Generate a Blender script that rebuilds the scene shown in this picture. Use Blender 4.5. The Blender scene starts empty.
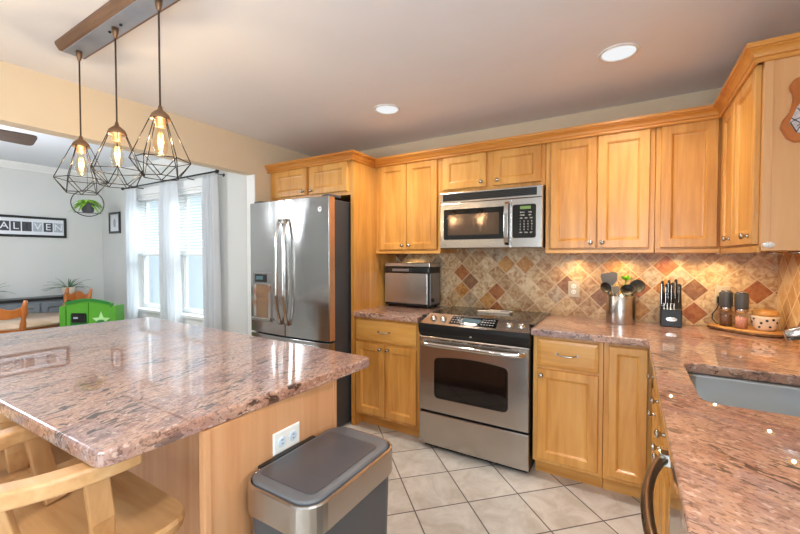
import bpy, bmesh, math, random
from mathutils import Vector, Matrix
from math import pi, sin, cos, radians as R
random.seed(7)
sc = bpy.context.scene
COL = sc.collection

def S(r, g, b):
    f = lambda c: ((c/255+.055)/1.055)**2.4 if c > 10 else c/255/12.92
    return (f(r), f(g), f(b), 1)

# ------------------------------------------------------------------ camera
cd = bpy.data.cameras.new('camera'); cam = bpy.data.objects.new('camera', cd); COL.objects.link(cam)
cam.location = (1.2815, -3.0142, 1.3544)
cam.rotation_euler = (R(90-1.376), 0, R(31.10))
cd.sensor_width = 36; cd.lens = 381.74/800*36; cd.shift_y = -2.63/800
cd.clip_start = .02
sc.camera = cam
# ------------------------------------------------------------------ world, light, exposure
W = bpy.data.worlds.new('daylight'); sc.world = W; W.use_nodes = True
bg = W.node_tree.nodes['Background']
bg.inputs[0].default_value = (.78, .92, 1.0, 1); bg.inputs[1].default_value = 1.12
sc.view_settings.view_transform = 'Standard'; sc.view_settings.look = 'None'
sc.view_settings.gamma = 1; sc.view_settings.use_curve_mapping = False
sc.view_settings.exposure = 0.0
sc.cycles.use_denoising = True
sc.cycles.max_bounces = 10; sc.cycles.diffuse_bounces = 6; sc.cycles.transparent_max_bounces = 16
sc.cycles.sample_clamp_indirect = 6; sc.cycles.caustics_reflective = False; sc.cycles.caustics_refractive = False

def area(name, loc, rot, sx, sy, power, color, spread=180):
    l = bpy.data.lights.new(name, 'AREA'); l.shape = 'RECTANGLE'; l.size = sx; l.size_y = sy
    l.energy = power; l.color = color; l.spread = R(spread)
    o = bpy.data.objects.new(name, l); COL.objects.link(o); o.location = loc; o.rotation_euler = rot
    return o
DAY = (.86, .94, 1.0)
area('daylight_dining_window', (-2.9, .55, 3.0), (R(-45), 0, 0), 2.2, 1.6, 230, DAY)          # high outside the dining windows
area('added_side_fill', (2.42, -3.0, 1.6), (0, R(90), 0), 1.1, 1.3, 60, DAY)            # added fill, through an invented window in the right wall, beside the viewer
area('added_rear_fill', (1.1, -5.4, 1.35), (R(90), 0, 0), 1.7, 2.0, 95, DAY)           # added fill, through an invented glass door behind the viewer

# ------------------------------------------------------------------ mesh helpers
class MB:
    def __init__(s): s.bm = bmesh.new()
    def face(s, vs, smooth=False):
        try:
            f = s.bm.faces.new(vs); f.smooth = smooth; return f
        except ValueError: return None
    def box(s, x0, x1, y0, y1, z0, z1):
        v = [s.bm.verts.new((x, y, z)) for z in (z0, z1) for x, y in ((x0, y0), (x1, y0), (x1, y1), (x0, y1))]
        for q in ((3, 2, 1, 0), (4, 5, 6, 7), (0, 1, 5, 4), (1, 2, 6, 5), (2, 3, 7, 6), (3, 0, 4, 7)):
            s.face([v[i] for i in q])
        return s
    def loft(s, loops, cap=True, closed=True, smooth=False, ring=False):
        L = [[s.bm.verts.new(p) for p in l] for l in loops]; n = len(L[0])
        rng = list(range(len(L)-1))
        pairs = [(L[i], L[i+1]) for i in rng] + ([(L[-1], L[0])] if ring else [])
        for a, b in pairs:
            for j in range(n if closed else n-1):
                s.face([a[j], a[(j+1) % n], b[(j+1) % n], b[j]], smooth)
        if cap and not ring:
            s.face(L[0][::-1]); s.face(L[-1])
        return s
    def prism(s, poly, vec):
        v = Vector(vec); return s.loft([[Vector(p) for p in poly], [Vector(p)+v for p in poly]])
    def slab(s, poly, z0, z1):
        return s.loft([[(x, y, z0) for x, y in poly], [(x, y, z1) for x, y in poly]])
    def tube(s, pts, r, n=8, closed=False, flat=1.0, up=None):
        pts = [Vector(p) for p in pts]; m = len(pts)
        rs = r if isinstance(r, (list, tuple)) else [r]*m
        loops = []; prev = None
        for i, p in enumerate(pts):
            a = pts[(i-1) % m] if (closed or i > 0) else p
            b = pts[(i+1) % m] if (closed or i < m-1) else p
            t = (b-a).normalized()
            if up is not None: u = Vector(up); u = (u-t*u.dot(t)).normalized()
            elif prev is None:
                u = Vector((0, 0, 1)) if abs(t.z) < .9 else Vector((1, 0, 0)); u = (u-t*u.dot(t)).normalized()
            else: u = (prev-t*prev.dot(t)).normalized()
            prev = u; w = t.cross(u)
            loops.append([p+(u*cos(2*pi*k/n)*flat+w*sin(2*pi*k/n))*rs[i] for k in range(n)])
        return s.loft(loops, cap=not closed, ring=closed, smooth=True)
    def bar(s, pts, w, h, up=(0, 0, 1)):           # rectangular section swept along a path
        pts = [Vector(p) for p in pts]; loops = []
        for i, p in enumerate(pts):
            t = (pts[min(i+1, len(pts)-1)]-pts[max(i-1, 0)]).normalized()
            u = Vector(up); u = (u-t*u.dot(t)).normalized(); q = t.cross(u)
            loops.append([p+q*a*w/2+u*b*h/2 for a, b in ((-1, -1), (1, -1), (1, 1), (-1, 1))])
        return s.loft(loops)
    def lathe(s, prof, o=(0, 0, 0), axis=(0, 0, 1), n=24, cap=True):
        o = Vector(o); a = Vector(axis).normalized()
        u = Vector((1, 0, 0)) if abs(a.x) < .9 else Vector((0, 1, 0)); u = (u-a*u.dot(a)).normalized(); w = a.cross(u)
        return s.loft([[o+a*h+(u*cos(2*pi*k/n)+w*sin(2*pi*k/n))*max(r, .0004) for k in range(n)] for r, h in prof], cap=cap, smooth=True)
    def cyl(s, o, axis, r, h, n=24): 
        return s.lathe([(r, 0), (r, h)], o, axis, n)
    def panel(s, o, u, v, n, w, h, t=.02, fr=.055, flat=False):    # cabinet door / drawer front
        o, u, v, n = map(Vector, (o, u, v, n))
        def ring(i, d): return [o+u*a+v*b+n*d for a, b in ((i, i), (w-i, i), (w-i, h-i), (i, h-i))]
        if flat: L = [ring(0, 0), ring(0, t-.006), ring(.004, t-.003), ring(.016, t-.001), ring(.02, t)]
        else: L = [ring(0, 0), ring(0, t-.004), ring(.004, t), ring(fr-.006, t), ring(fr-.003, t-.003), ring(fr, t-.004), ring(fr+.005, t-.011), ring(fr+.014, t-.012)]
        return s.loft(L)
    def build(s, name, mat, parent=None, bevel=0, seg=2, smooth=False, world=True):
        bmesh.ops.recalc_face_normals(s.bm, faces=s.bm.faces)
        if parent is not None and world:
            p = parent; M = Matrix.Identity(4)
            while p is not None: M = p.matrix_basis @ M if False else (p.matrix_basis @ M); p = p.parent
            s.bm.transform(M.inverted())
        if smooth:
            for f in s.bm.faces: f.smooth = True
        me = bpy.data.meshes.new(name); s.bm.to_mesh(me); s.bm.free()
        o = bpy.data.objects.new(name, me); COL.objects.link(o)
        me.materials.append(mat)
        if parent is not None: o.parent = parent
        if bevel:
            b = o.modifiers.new('bevel', 'BEVEL'); b.width = bevel; b.segments = seg; b.limit_method = 'ANGLE'; b.angle_limit = R(40)
        return o

def tag(o, label, cat, group=None, kind=None):
    o['label'] = label; o['category'] = cat
    if group: o['group'] = group
    if kind: o['kind'] = kind
    return o
def thing(name, label, cat, loc=(0, 0, 0), rz=0, group=None):
    o = bpy.data.objects.new(name, None); COL.objects.link(o); o.empty_display_size = .05
    o.location = loc; o.rotation_euler = (0, 0, rz)
    o.matrix_basis = Matrix.Translation(loc) @ Matrix.Rotation(rz, 4, 'Z')
    return tag(o, label, cat, group)
def struct(o): o['kind'] = 'structure'; return o
def copy_tree(o, parent=None, loc=None, rz=None, label=None):
    c = o.copy(); COL.objects.link(c)
    if parent is not None: c.parent = parent
    if loc is not None: c.location = loc
    if rz is not None: c.rotation_euler = (0, 0, rz)
    if label: c['label'] = label
    for ch in list(o.children): copy_tree(ch, c)
    return c
def rrect(x0, x1, y0, y1, r, n=6):
    out = []
    for cx, cy, a in ((x1-r, y1-r, 0), (x0+r, y1-r, 90), (x0+r, y0+r, 180), (x1-r, y0+r, 270)):
        out += [(cx+r*cos(R(a+90*k/n)), cy+r*sin(R(a+90*k/n))) for k in range(n+1)]
    return out
def rpoly(P, r, n=5):                         # polygon with rounded corners
    out = []; m = len(P)
    for i in range(m):
        p = Vector(P[i]); a = (Vector(P[i-1])-p).normalized(); b = (Vector(P[(i+1) % m])-p).normalized()
        p0 = p+a*r; p1 = p+b*r
        for k in range(n+1):
            t = k/n; q = p0*(1-t)**2+p*2*t*(1-t)+p1*t*t; out.append((q.x, q.y))
    return out

# ------------------------------------------------------------------ materials
class NT:
    def __init__(s, name):
        s.m = bpy.data.materials.new(name); s.m.use_nodes = True; s.t = s.m.node_tree; s.n = s.t.nodes
        s.b = s.n['Principled BSDF']; s.out = s.n['Material Output']
    def node(s, typ, **kw):
        nd = s.n.new(typ)
        for k, v in kw.items():
            if k.startswith('i_'):
                key = k[2:]; key = int(key) if key.isdigit() else key.replace('_', ' ')
                if hasattr(v, 'is_linked') or hasattr(v, 'links'): s.t.links.new(v, nd.inputs[key])
                else: nd.inputs[key].default_value = v
            else: setattr(nd, k, v)
        return nd
    def link(s, a, b): s.t.links.new(a, b)
    def ramp(s, fac, stops, interp='LINEAR'):
        r = s.node('ShaderNodeValToRGB'); s.link(fac, r.inputs[0]); e = r.color_ramp.elements; r.color_ramp.interpolation = interp
        while len(e) < len(stops): e.new(.5)
        for el, (p, c) in zip(e, stops): el.position = p; el.color = c
        return r.outputs[0]
    def mix(s, fac, a, b, typ='MIX'):
        x = s.node('ShaderNodeMix', data_type='RGBA', blend_type=typ)
        for v, i in ((fac, 0), (a, 6), (b, 7)):
            if hasattr(v, 'links'): s.link(v, x.inputs[i])
            else: x.inputs[i].default_value = v
        return x.outputs[2]
    def math(s, op, a, b=0, c=0):
        x = s.node('ShaderNodeMath', operation=op)
        for i, v in enumerate((a, b, c)):
            if hasattr(v, 'links'): s.link(v, x.inputs[i])
            else: x.inputs[i].default_value = v
        return x.outputs[0]
    def coord(s, scale=(1, 1, 1), rot=(0, 0, 0), rand=False, kind='Object'):
        tc = s.node('ShaderNodeTexCoord').outputs[kind]
        if rand:
            oi = s.node('ShaderNodeObjectInfo').outputs['Random']
            v = s.node('ShaderNodeVectorMath', operation='ADD'); s.link(tc, v.inputs[0])
            cmb = s.node('ShaderNodeCombineXYZ')
            for i, k in enumerate((7.3, 5.1, 9.7)): s.link(s.math('MULTIPLY', oi, k), cmb.inputs[i])
            s.link(cmb.outputs[0], v.inputs[1]); tc = v.outputs[0]
        mp = s.node('ShaderNodeMapping'); s.link(tc, mp.inputs[0]); mp.inputs['Scale'].default_value = scale; mp.inputs['Rotation'].default_value = rot
        return mp.outputs[0]
    def noise(s, vec, scale, detail=4, rough=.55, dist=0):
        n = s.node('ShaderNodeTexNoise'); s.link(vec, n.inputs['Vector'])
        n.inputs['Scale'].default_value = scale; n.inputs['Detail'].default_value = detail; n.inputs['Roughness'].default_value = rough; n.inputs['Distortion'].default_value = dist
        return n.outputs['Fac']
    def bump(s, h, strength, dist=.01):
        b = s.node('ShaderNodeBump'); b.inputs['Strength'].default_value = strength; b.inputs['Distance'].default_value = dist
        s.link(h, b.inputs['Height']); s.link(b.outputs[0], s.b.inputs['Normal'])
    def set(s, **kw):
        for k, v in kw.items():
            i = s.b.inputs[k.replace('_', ' ')]
            if hasattr(v, 'links'): s.link(v, i)
            else: i.default_value = v
        return s

def plain(name, col, rough=.5, metal=0, var=.06, scale=9, coat=0, bump=0, **kw):
    t = NT(name); f = t.noise(t.coord(), scale, 3)
    d = tuple(c*(1-var*1.4) for c in col[:3])+(1,); l = tuple(min(1, c*(1+var)) for c in col[:3])+(1,)
    t.set(Base_Color=t.ramp(f, [(.3, d), (.7, l)]), Roughness=rough, Metallic=metal, Coat_Weight=coat, **kw)
    if bump: t.bump(t.noise(t.coord(), scale*14, 2), bump, .002)
    return t.m
def wood(name, cols, axis='z', rough=.34, coat=.25, k=1.0):
    t = NT(name); st = .09
    sc_ = {'z': (1, 1, st), 'x': (st, 1, 1), 'y': (1, st, 1)}[axis]
    v = t.coord(sc_, rand=True)
    a = t.noise(v, 5*k, 4, .6, 1.2); b = t.noise(v, 42*k, 3, .6, .3)
    c = t.noise(t.coord((1, 1, 1), rand=True), 2.2, 2)
    f = t.math('ADD', t.math('MULTIPLY', a, .62), t.math('ADD', t.math('MULTIPLY', b, .2), t.math('MULTIPLY', c, .18)))
    t.set(Base_Color=t.ramp(f, [(.34, cols[0]), (.5, cols[1]), (.66, cols[2])]), Roughness=rough, Coat_Weight=coat, Coat_Roughness=.18)
    t.bump(b, .04, .002)
    return t.m
HONEY = [S(178, 116, 44), S(212, 152, 73), S(227, 175, 98)]
CROWNC = [S(182, 110, 40), S(208, 140, 60), S(220, 156, 76)]
W_V = wood('honey_maple_vertical', HONEY, 'z'); W_X = wood('honey_maple_across', HONEY, 'x'); W_Y = wood('honey_maple_deep', HONEY, 'y')
ISL = [S(188, 130, 86), S(204, 150, 106), S(214, 164, 122)]
W_END = wood('maple_end_panel', [S(196, 140, 88), S(214, 160, 106), S(222, 172, 120)], 'z')
W_CROWN = wood('amber_maple', CROWNC, 'x')
W_ISL = wood('pale_maple_veneer', ISL, 'z')
STL = [S(168, 120, 72), S(200, 154, 104), S(214, 174, 126)]
W_ST = wood('blond_wood', STL, 'x'); W_STV = wood('blond_wood_upright', STL, 'z')
W_CH = wood('orange_oak', [S(150, 78, 26), S(184, 104, 40), S(200, 122, 56)], 'z')
W_TB = wood('table_oak', [S(170, 140, 112), S(196, 168, 140), S(208, 182, 156)], 'x', .3)
W_GR = wood('weathered_brown_wood', [S(96, 68, 48), S(128, 94, 70), S(146, 112, 86)], 'x', .5, 0)
W_DARK = wood('fan_blade_wood', [S(70, 58, 52), S(92, 76, 68), S(104, 88, 80)], 'y', .5, 0)
W_BD = wood('cutting_board_wood', [S(176, 120, 60), S(206, 152, 86), S(222, 172, 108)], 'x', .45, 0)

def granite(name, ang, q=1.0):
    t = NT(name)
    tc = t.node('ShaderNodeTexCoord').outputs['Object']
    def st(th, k):                                    # coordinates stretched k times along the direction th
        mp = t.node('ShaderNodeMapping', vector_type='TEXTURE'); t.link(tc, mp.inputs[0])
        mp.inputs['Rotation'].default_value = (0, 0, R(th)); mp.inputs['Scale'].default_value = (1+(k-1)*q, 1, 1); return mp.outputs[0]
    big = t.noise(st(ang, 3.0), 4.5, 4, .55, .5); mid = t.noise(st(ang, 3.5), 20, 5, .65, .4)
    f = t.math('ADD', t.math('MULTIPLY', big, .55), t.math('MULTIPLY', mid, .45))
    base = t.ramp(f, [(.32, S(118, 82, 74)), (.42, S(158, 114, 98)), (.5, S(190, 150, 128)), (.58, S(172, 128, 110)), (.68, S(132, 98, 94))])
    gry = t.noise(st(ang+12, 2.5), 5.5, 4, .6, .4)
    base = t.mix(t.ramp(gry, [(.47, (0, 0, 0, 1)), (.64, (.7, .7, .7, 1))]), base, S(148, 126, 130))
    base = t.mix(t.ramp(t.noise(st(ang, 1.6), 95, 3, .7), [(.52, (0, 0, 0, 1)), (.61, (.65, .65, .65, 1))]), base, S(92, 62, 56))
    base = t.mix(t.ramp(t.noise(st(ang, 1.6), 70, 2, .6), [(.58, (0, 0, 0, 1)), (.66, (.7, .7, .7, 1))]), base, S(214, 188, 174))
    fl = t.noise(st(ang-6, 2.6), 38, 3, .62, 1.0); cl = t.noise(st(ang, 2.2), 4.2, 3, .5, .6)
    m = t.math('MULTIPLY', t.ramp(fl, [(.555, (0, 0, 0, 1)), (.60, (1, 1, 1, 1))]), t.ramp(cl, [(.44, (.15, .15, .15, 1)), (.58, (1, 1, 1, 1))]))
    base = t.mix(t.math('MULTIPLY', m, .9), base, S(46, 36, 36))
    t.set(Base_Color=base, Roughness=.35, Specular_IOR_Level=.3, Coat_Weight=1.0, Coat_Roughness=.006, Coat_IOR=1.9)
    return t.m
GRAN_ISL = granite('rose_granite_island', 104, .7); GRAN = granite('rose_granite', -24)

def tiles_mat(name, pitch, origin, axes, grout_w, grout, stops, vein, rough, bump=.3):
    t = NT(name); tc = t.node('ShaderNodeTexCoord').outputs['Object']
    sp = t.node('ShaderNodeSeparateXYZ'); t.link(tc, sp.inputs[0])
    a = t.math('SUBTRACT', sp.outputs[axes[0]], origin[0]); b = t.math('SUBTRACT', sp.outputs[axes[1]], origin[1])
    k = 1/(pitch*math.sqrt(2))
    u = t.math('MULTIPLY', t.math('ADD', a, b), k); w = t.math('MULTIPLY', t.math('SUBTRACT', a, b), k)
    cmb = t.node('ShaderNodeCombineXYZ'); t.link(t.math('FLOOR', u), cmb.inputs[0]); t.link(t.math('FLOOR', w), cmb.inputs[1])
    wn = t.node('ShaderNodeTexWhiteNoise', noise_dimensions='2D'); t.link(cmb.outputs[0], wn.inputs['Vector'])
    col = t.ramp(wn.outputs['Value'], stops, 'CONSTANT' if len(stops) > 3 else 'LINEAR')
    off = t.node('ShaderNodeVectorMath', operation='MULTIPLY_ADD'); t.link(wn.outputs['Color'], off.inputs[0]); off.inputs[1].default_value = (9, 9, 9); t.link(tc, off.inputs[2])
    nz = t.noise(off.outputs[0], vein[0], 5, .65, vein[1])
    col = t.mix(t.ramp(nz, [(.35, (1, 1, 1, 1)), (.62, (0, 0, 0, 1))]), col, vein[2], 'MULTIPLY')
    g = None
    for q in (u, w):
        fr = t.math('FRACT', q); d = t.math('MINIMUM', fr, t.math('SUBTRACT', 1, fr)); g = d if g is None else t.math('MINIMUM', g, d)
    gm = t.ramp(g, [(grout_w/pitch*.42, (1, 1, 1, 1)), (grout_w/pitch*.62, (0, 0, 0, 1))])
    t.set(Base_Color=t.mix(gm, col, grout), Roughness=rough)
    t.bump(t.math('SUBTRACT', t.math('MULTIPLY', nz, .15), gm), bump, .003)
    return t.m
FLOOR = tiles_mat('floor_tile', .3045, (.32, -.839), (0, 1), .007, S(84, 78, 74), [(0, S(206, 202, 196)), (1, S(220, 216, 210))], (7, .8, S(226, 222, 216)), .3, .15)
BS_STOPS = [(0, S(216, 190, 148)), (.2, S(200, 170, 126)), (.38, S(224, 202, 164)), (.52, S(196, 166, 126)), (.66, S(204, 152, 82)), (.78, S(176, 112, 58)), (.85, S(192, 176, 150)), (.94, S(150, 108, 72))]
BSPL = tiles_mat('tumbled_stone_backsplash', .1045, (.741, 1.137-.0739), (0, 2), .005, S(208, 180, 146), BS_STOPS, (26, .9, S(196, 158, 126)), .42, .4)
BSPR = tiles_mat('tumbled_stone_side', .1045, (-.02, 1.137), (1, 2), .010, S(222, 198, 164), BS_STOPS, (12, .4, S(214, 184, 150)), .42, .4)

BEIGE = plain('beige_wall_paint', S(224, 206, 178), .8, var=.015, scale=3)
GREYW = plain('pale_grey_wall_paint', S(212, 213, 210), .8, var=.012, scale=3)
CEIL = plain('ceiling_paint', S(234, 236, 242), .9, var=.012, scale=3)
WHITE = plain('white_trim_paint', S(238, 238, 236), .45, var=.01)
STEEL = None
def steel(name, col, rough, stretch, bumpy=.0, wav=0):
    t = NT(name); n = t.noise(t.coord(stretch), 60, 3)
    t.set(Base_Color=col, Metallic=1.0, Roughness=t.ramp(n, [(.3, (rough*.95,)*3+(1,)), (.7, (rough*1.05,)*3+(1,))]))
    if wav: t.bump(t.noise(t.coord((1, 1, .35)), 2.6, 2, .4), wav, .05)
    return t.m
ST_V = steel('brushed_steel_upright', S(186, 184, 182), .16, (.02, 1, 1), wav=.55)
ST_X = steel('brushed_steel', S(186, 180, 174), .25, (.02, 1, 1))
CHROME = steel('polished_chrome', S(214, 212, 208), .1, (1, 1, 1))
NICK = steel('satin_nickel', S(186, 180, 170), .24, (1, 1, 1))
SINKST = steel('sink_steel', S(160, 164, 166), .34, (1, .05, 1))
BRONZE = steel('bronzed_steel', S(150, 132, 114), .28, (1, .02, 1))
BGLASS = plain('black_glass', S(14, 14, 15), .06, var=.02, coat=.4)
BLACK = plain('black_plastic', S(13, 13, 14), .42, var=.05)
BMATT = plain('black_painted_metal', S(28, 26, 25), .5, var=.05)
WIRE = plain('blackened_wire', S(40, 32, 28), .42, metal=.6, var=.08)
CORDM = plain('brown_cord', S(60, 44, 34), .6, var=.08)
SOCKET = plain('aged_bronze', S(140, 108, 82), .42, metal=.7, var=.1)
DGREY = plain('charcoal_plastic', S(74, 76, 80), .42, var=.04)
LGREY = plain('charcoal_plastic_light', S(92, 94, 98), .38, var=.04)
FSIDE = plain('fridge_side_enamel', S(58, 59, 62), .45, var=.04)
GREYP = plain('grey_silicone', S(110, 110, 112), .5, var=.04)
BLUEG = plain('grey_metal_plate', S(142, 140, 140), .35, metal=.5, var=.04)
PLATE = plain('white_plastic', S(236, 235, 230), .4, var=.01)
BPLATE = plain('stone_colour_plate', S(196, 182, 160), .4, var=.02)
CERAM = plain('cream_ceramic', S(236, 220, 200), .22, var=.02, coat=.3)
GRN = plain('green_plastic', S(84, 156, 44), .35, var=.04)
GRN2 = plain('dark_green_plastic', S(34, 120, 46), .4, var=.04)
GRN3 = plain('pale_green_plastic', S(176, 220, 150), .4, var=.04)
LEAF = plain('leaf_green', S(136, 190, 52), .45, var=.25, scale=20)
LEAFD = plain('dark_leaf_green', S(74, 124, 78), .45, var=.25, scale=20)
POTG = plain('grey_pot', S(74, 74, 80), .5, var=.05)
SOIL = plain('dried_stems', S(190, 150, 92), .9, var=.2, scale=60)
PAPER = plain('white_paper', S(228, 232, 238), .8, var=.01)
INK = plain('dark_print', S(72, 76, 82), .8, var=.25, scale=60)
INKL = plain('pale_print', S(176, 184, 194), .8, var=.15, scale=60)
SBLACK = plain('black_lacquer', S(30, 32, 36), .3, var=.05)
SGREY = plain('blue_grey_paint', S(120, 128, 134), .5, var=.04)
PINK = plain('salt_crystals', S(214, 150, 130), .7, var=.25, scale=120)
PEPPER = plain('peppercorns', S(120, 84, 66), .7, var=.5, scale=140)
BARK = plain('live_edge_bark', S(120, 84, 54), .8, var=.4, scale=40)
BLIND = plain('white_blind_slat', S(240, 243, 244), .5, var=.01, Transmission_Weight=0.0)
def emis(name, col, st, base=(0, 0, 0, 1)):
    t = NT(name); n = t.noise(t.coord(), 8, 1)
    t.set(Base_Color=base, Emission_Color=t.mix(t.math('MULTIPLY', n, .05), col, (1, 1, 1, 1)), Emission_Strength=st); return t.m
LENS = emis('downlight_lens', S(244, 248, 250), .95)
PUCK = emis('puck_lens', S(255, 206, 120), 1.3)
FIL = emis('glowing_filament', S(255, 196, 96), 9)
LCD = emis('lit_display', S(150, 190, 90), .6)
LCDB = emis('lit_blue_display', S(120, 170, 180), .35)
def glassy(name, tint, fres=1.0, mixin=.06):
    t = NT(name); tr = t.node('ShaderNodeBsdfTransparent'); tr.inputs[0].default_value = tint
    gl = t.node('ShaderNodeBsdfGlossy'); gl.inputs['Roughness'].default_value = .03
    lw = t.node('ShaderNodeLayerWeight'); lw.inputs[0].default_value = .5; fr = t.node('ShaderNodeMath', operation='MULTIPLY_ADD'); t.link(t.math('POWER', lw.outputs['Facing'], 5), fr.inputs[0]); fr.inputs[1].default_value = .9; fr.inputs[2].default_value = .05
    n = t.noise(t.coord(), 2, 1); f = t.math('MULTIPLY', fr.outputs[0], t.math('ADD', fres, t.math('MULTIPLY', n, .02)))
    mx = t.node('ShaderNodeMixShader'); t.link(f, mx.inputs[0]); t.link(tr.outputs[0], mx.inputs[1]); t.link(gl.outputs[0], mx.inputs[2])
    t.link(mx.outputs[0], t.out.inputs[0]); return t.m
PANE = glassy('window_glass', (.95, .98, 1, 1)); BULB = glassy('bulb_glass', (1, .93, .8, 1), .6)
CLEAR = glassy('clear_acrylic', (.9, .9, .9, 1), .9)
def cloth(name):
    t = NT(name); d = t.node('ShaderNodeBsdfDiffuse'); tl = t.node('ShaderNodeBsdfTranslucent'); tp = t.node('ShaderNodeBsdfTransparent')
    n = t.noise(t.coord((1, 1, .1)), 30, 2)
    c = t.ramp(n, [(.3, S(240, 243, 246)), (.7, S(250, 251, 252))]); t.link(c, d.inputs[0]); t.link(c, tl.inputs[0])
    m1 = t.node('ShaderNodeMixShader'); m1.inputs[0].default_value = .58; t.link(d.outputs[0], m1.inputs[1]); t.link(tl.outputs[0], m1.inputs[2])
    m2 = t.node('ShaderNodeMixShader'); m2.inputs[0].default_value = .10; t.link(m1.outputs[0], m2.inputs[1]); t.link(tp.outputs[0], m2.inputs[2])
    t.link(m2.outputs[0], t.out.inputs[0]); return t.m
SHEER = cloth('sheer_curtain')

def text(name, s, size, mat, parent, loc, rot, ex=.0006):     # lettering as a mesh
    cu = bpy.data.curves.new(name, 'FONT'); cu.body = s; cu.size = size; cu.extrude = ex; cu.align_x = 'CENTER'; cu.align_y = 'CENTER'
    tmp = bpy.data.objects.new(name, cu); COL.objects.link(tmp)
    me = bpy.data.meshes.new_from_object(tmp.evaluated_get(bpy.context.evaluated_depsgraph_get()))
    COL.objects.unlink(tmp); bpy.data.objects.remove(tmp)
    o = bpy.data.objects.new(name, me); COL.objects.link(o); me.materials.append(mat)
    o.parent = parent; P = Matrix.Identity(4); p = parent
    while p is not None: P = p.matrix_basis @ P; p = p.parent
    o.matrix_basis = P.inverted() @ Matrix.Translation(loc) @ Matrix.Rotation(rot[2], 4, 'Z') @ Matrix.Rotation(rot[0], 4, 'X')
    return o

# ================================================================== SETTING
ZC = 2.37; XL = -1.542; XD = -4.477; YW = -.80; XR = 2.02; YB = -5.1
struct(MB().box(XD-.1, XR+.1, YB-.1, .1, -.06, 0).build('floor', FLOOR))
struct(MB().slab([(XD-.1, YB-.1), (XR+.1, YB-.1), (XR+.1, .1), (XL-.11, .1), (XL-.11, YW+.12), (XD-.1, YW+.12)], ZC, ZC+.08).build('ceiling', CEIL))
struct(MB().box(XL-.11, XR+.1, 0, .1, 0, ZC).build('wall_back', BEIGE))
m = MB(); m.box(XR, XR+.1, -2.45, 0, 0, ZC); m.box(XR, XR+.1, YB, -3.55, 0, ZC); m.box(XR, XR+.1, -3.55, -2.45, 0, 1.08); m.box(XR, XR+.1, -3.55, -2.45, 2.12, ZC)  # gap left for the invented side window
struct(m.build('wall_right', BEIGE))
m = MB(); m.box(XL-.11, XL, -.79, 0, 0, ZC); m.box(XL-.11, XL, YB, -.79, 2.062, ZC)
struct(m.build('wall_left', BEIGE))
struct(MB().box(XL-.113, XL-.002, -.797, -.79, 0, 2.062).build('trim_1', WHITE))
# wall with the dining windows
WZ0, WZ1 = .74, 2.03
WX = [(-3.63, -3.02), (-2.80, -2.20)]
m = MB(); xs = [XD-.1, WX[0][0], WX[0][1], WX[1][0], WX[1][1], XL-.11]
for a, b in ((0, 1), (2, 3), (4, 5)): m.box(xs[a], xs[b], YW, YW+.12, 0, ZC)
for a, b in WX: m.box(a, b, YW, YW+.12, 0, WZ0); m.box(a, b, YW, YW+.12, WZ1, ZC)
struct(m.build('wall_window', GREYW))
struct(MB().box(XD-.1, XD, YB, YW, 0, ZC).build('wall_dining', GREYW))
m = MB(); ops = [(.25, 1.9)]; xs = [XD-.1, .25, 1.9, XR+.1]  # gap for the glass door made up to admit rear fill
for a, b in ((0, 1), (2, 3)): m.box(xs[a], xs[b], YB-.1, YB, 0, ZC)
for a, b in ops: m.box(a, b, YB-.1, YB, 2.08, ZC)
struct(m.build('wall_rear', GREYW))
for i, (a, b) in enumerate(ops):
    m = MB(); c = (a+b)/2
    for p, q in ((a, c+.03), (c-.03, b)):
        m.box(p, p+.06, YB-.07, YB-.03, 0, 2.08); m.box(q-.06, q, YB-.07, YB-.03, 0, 2.08); m.box(p+.06, q-.06, YB-.07, YB-.03, 0, .1); m.box(p+.06, q-.06, YB-.07, YB-.03, 2.0, 2.08)
    d = struct(m.build(f'door_{i+1}', WHITE)); MB().box(a+.06, b-.06, YB-.053, YB-.047, .1, 2.0).build('glass', PANE, d)  # unseen glass door, invented as a way in for the rear fill
m = MB()
for p, q in ((-3.55, -3.5), (-2.5, -2.45), (-3.02, -2.98)): m.box(XR+.03, XR+.07, p, q, 1.08, 2.12)
for p, q in ((1.08, 1.13), (2.07, 2.12)): m.box(XR+.031, XR+.069, -3.5, -2.5, p, q)
w3 = struct(m.build('window_3', WHITE)); MB().box(XR+.048, XR+.052, -3.5, -2.5, 1.13, 2.07).build('glass', PANE, w3)  # unseen window, invented so side daylight has an opening
# dining crown and baseboards
def crown_path(m, path, prof):
    P = [Vector((x, y)) for x, y in path]; loops = []
    for i, p in enumerate(P):
        n1 = n2 = None
        if i > 0: d = (p-P[i-1]).normalized(); n1 = Vector((d.y, -d.x))
        if i < len(P)-1: d = (P[i+1]-p).normalized(); n2 = Vector((d.y, -d.x))
        if n1 is None: o = n2
        elif n2 is None: o = n1
        else: o = (n1+n2)/(1+n1.dot(n2))
        loops.append([(p.x+o.x*a, p.y+o.y*a, z) for a, z in prof])
    return m.loft(loops)
struct(crown_path(MB(), [(XD+.001, YB+.01), (XD+.001, YW-.001), (XL-.115, YW-.001)], [(0, ZC-.075), (.008, ZC-.075), (.015, ZC-.06), (.05, ZC-.018), (.055, ZC-.002), (0, ZC-.002)]).build('trim_2', WHITE))
struct(crown_path(MB(), [(XD+.001, YB+.01), (XD+.001, YW-.001), (XL-.115, YW-.001)], [(0, .001), (.014, .001), (.014, .09), (.006, .105), (0, .105)]).build('baseboard_dining', WHITE))
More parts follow.
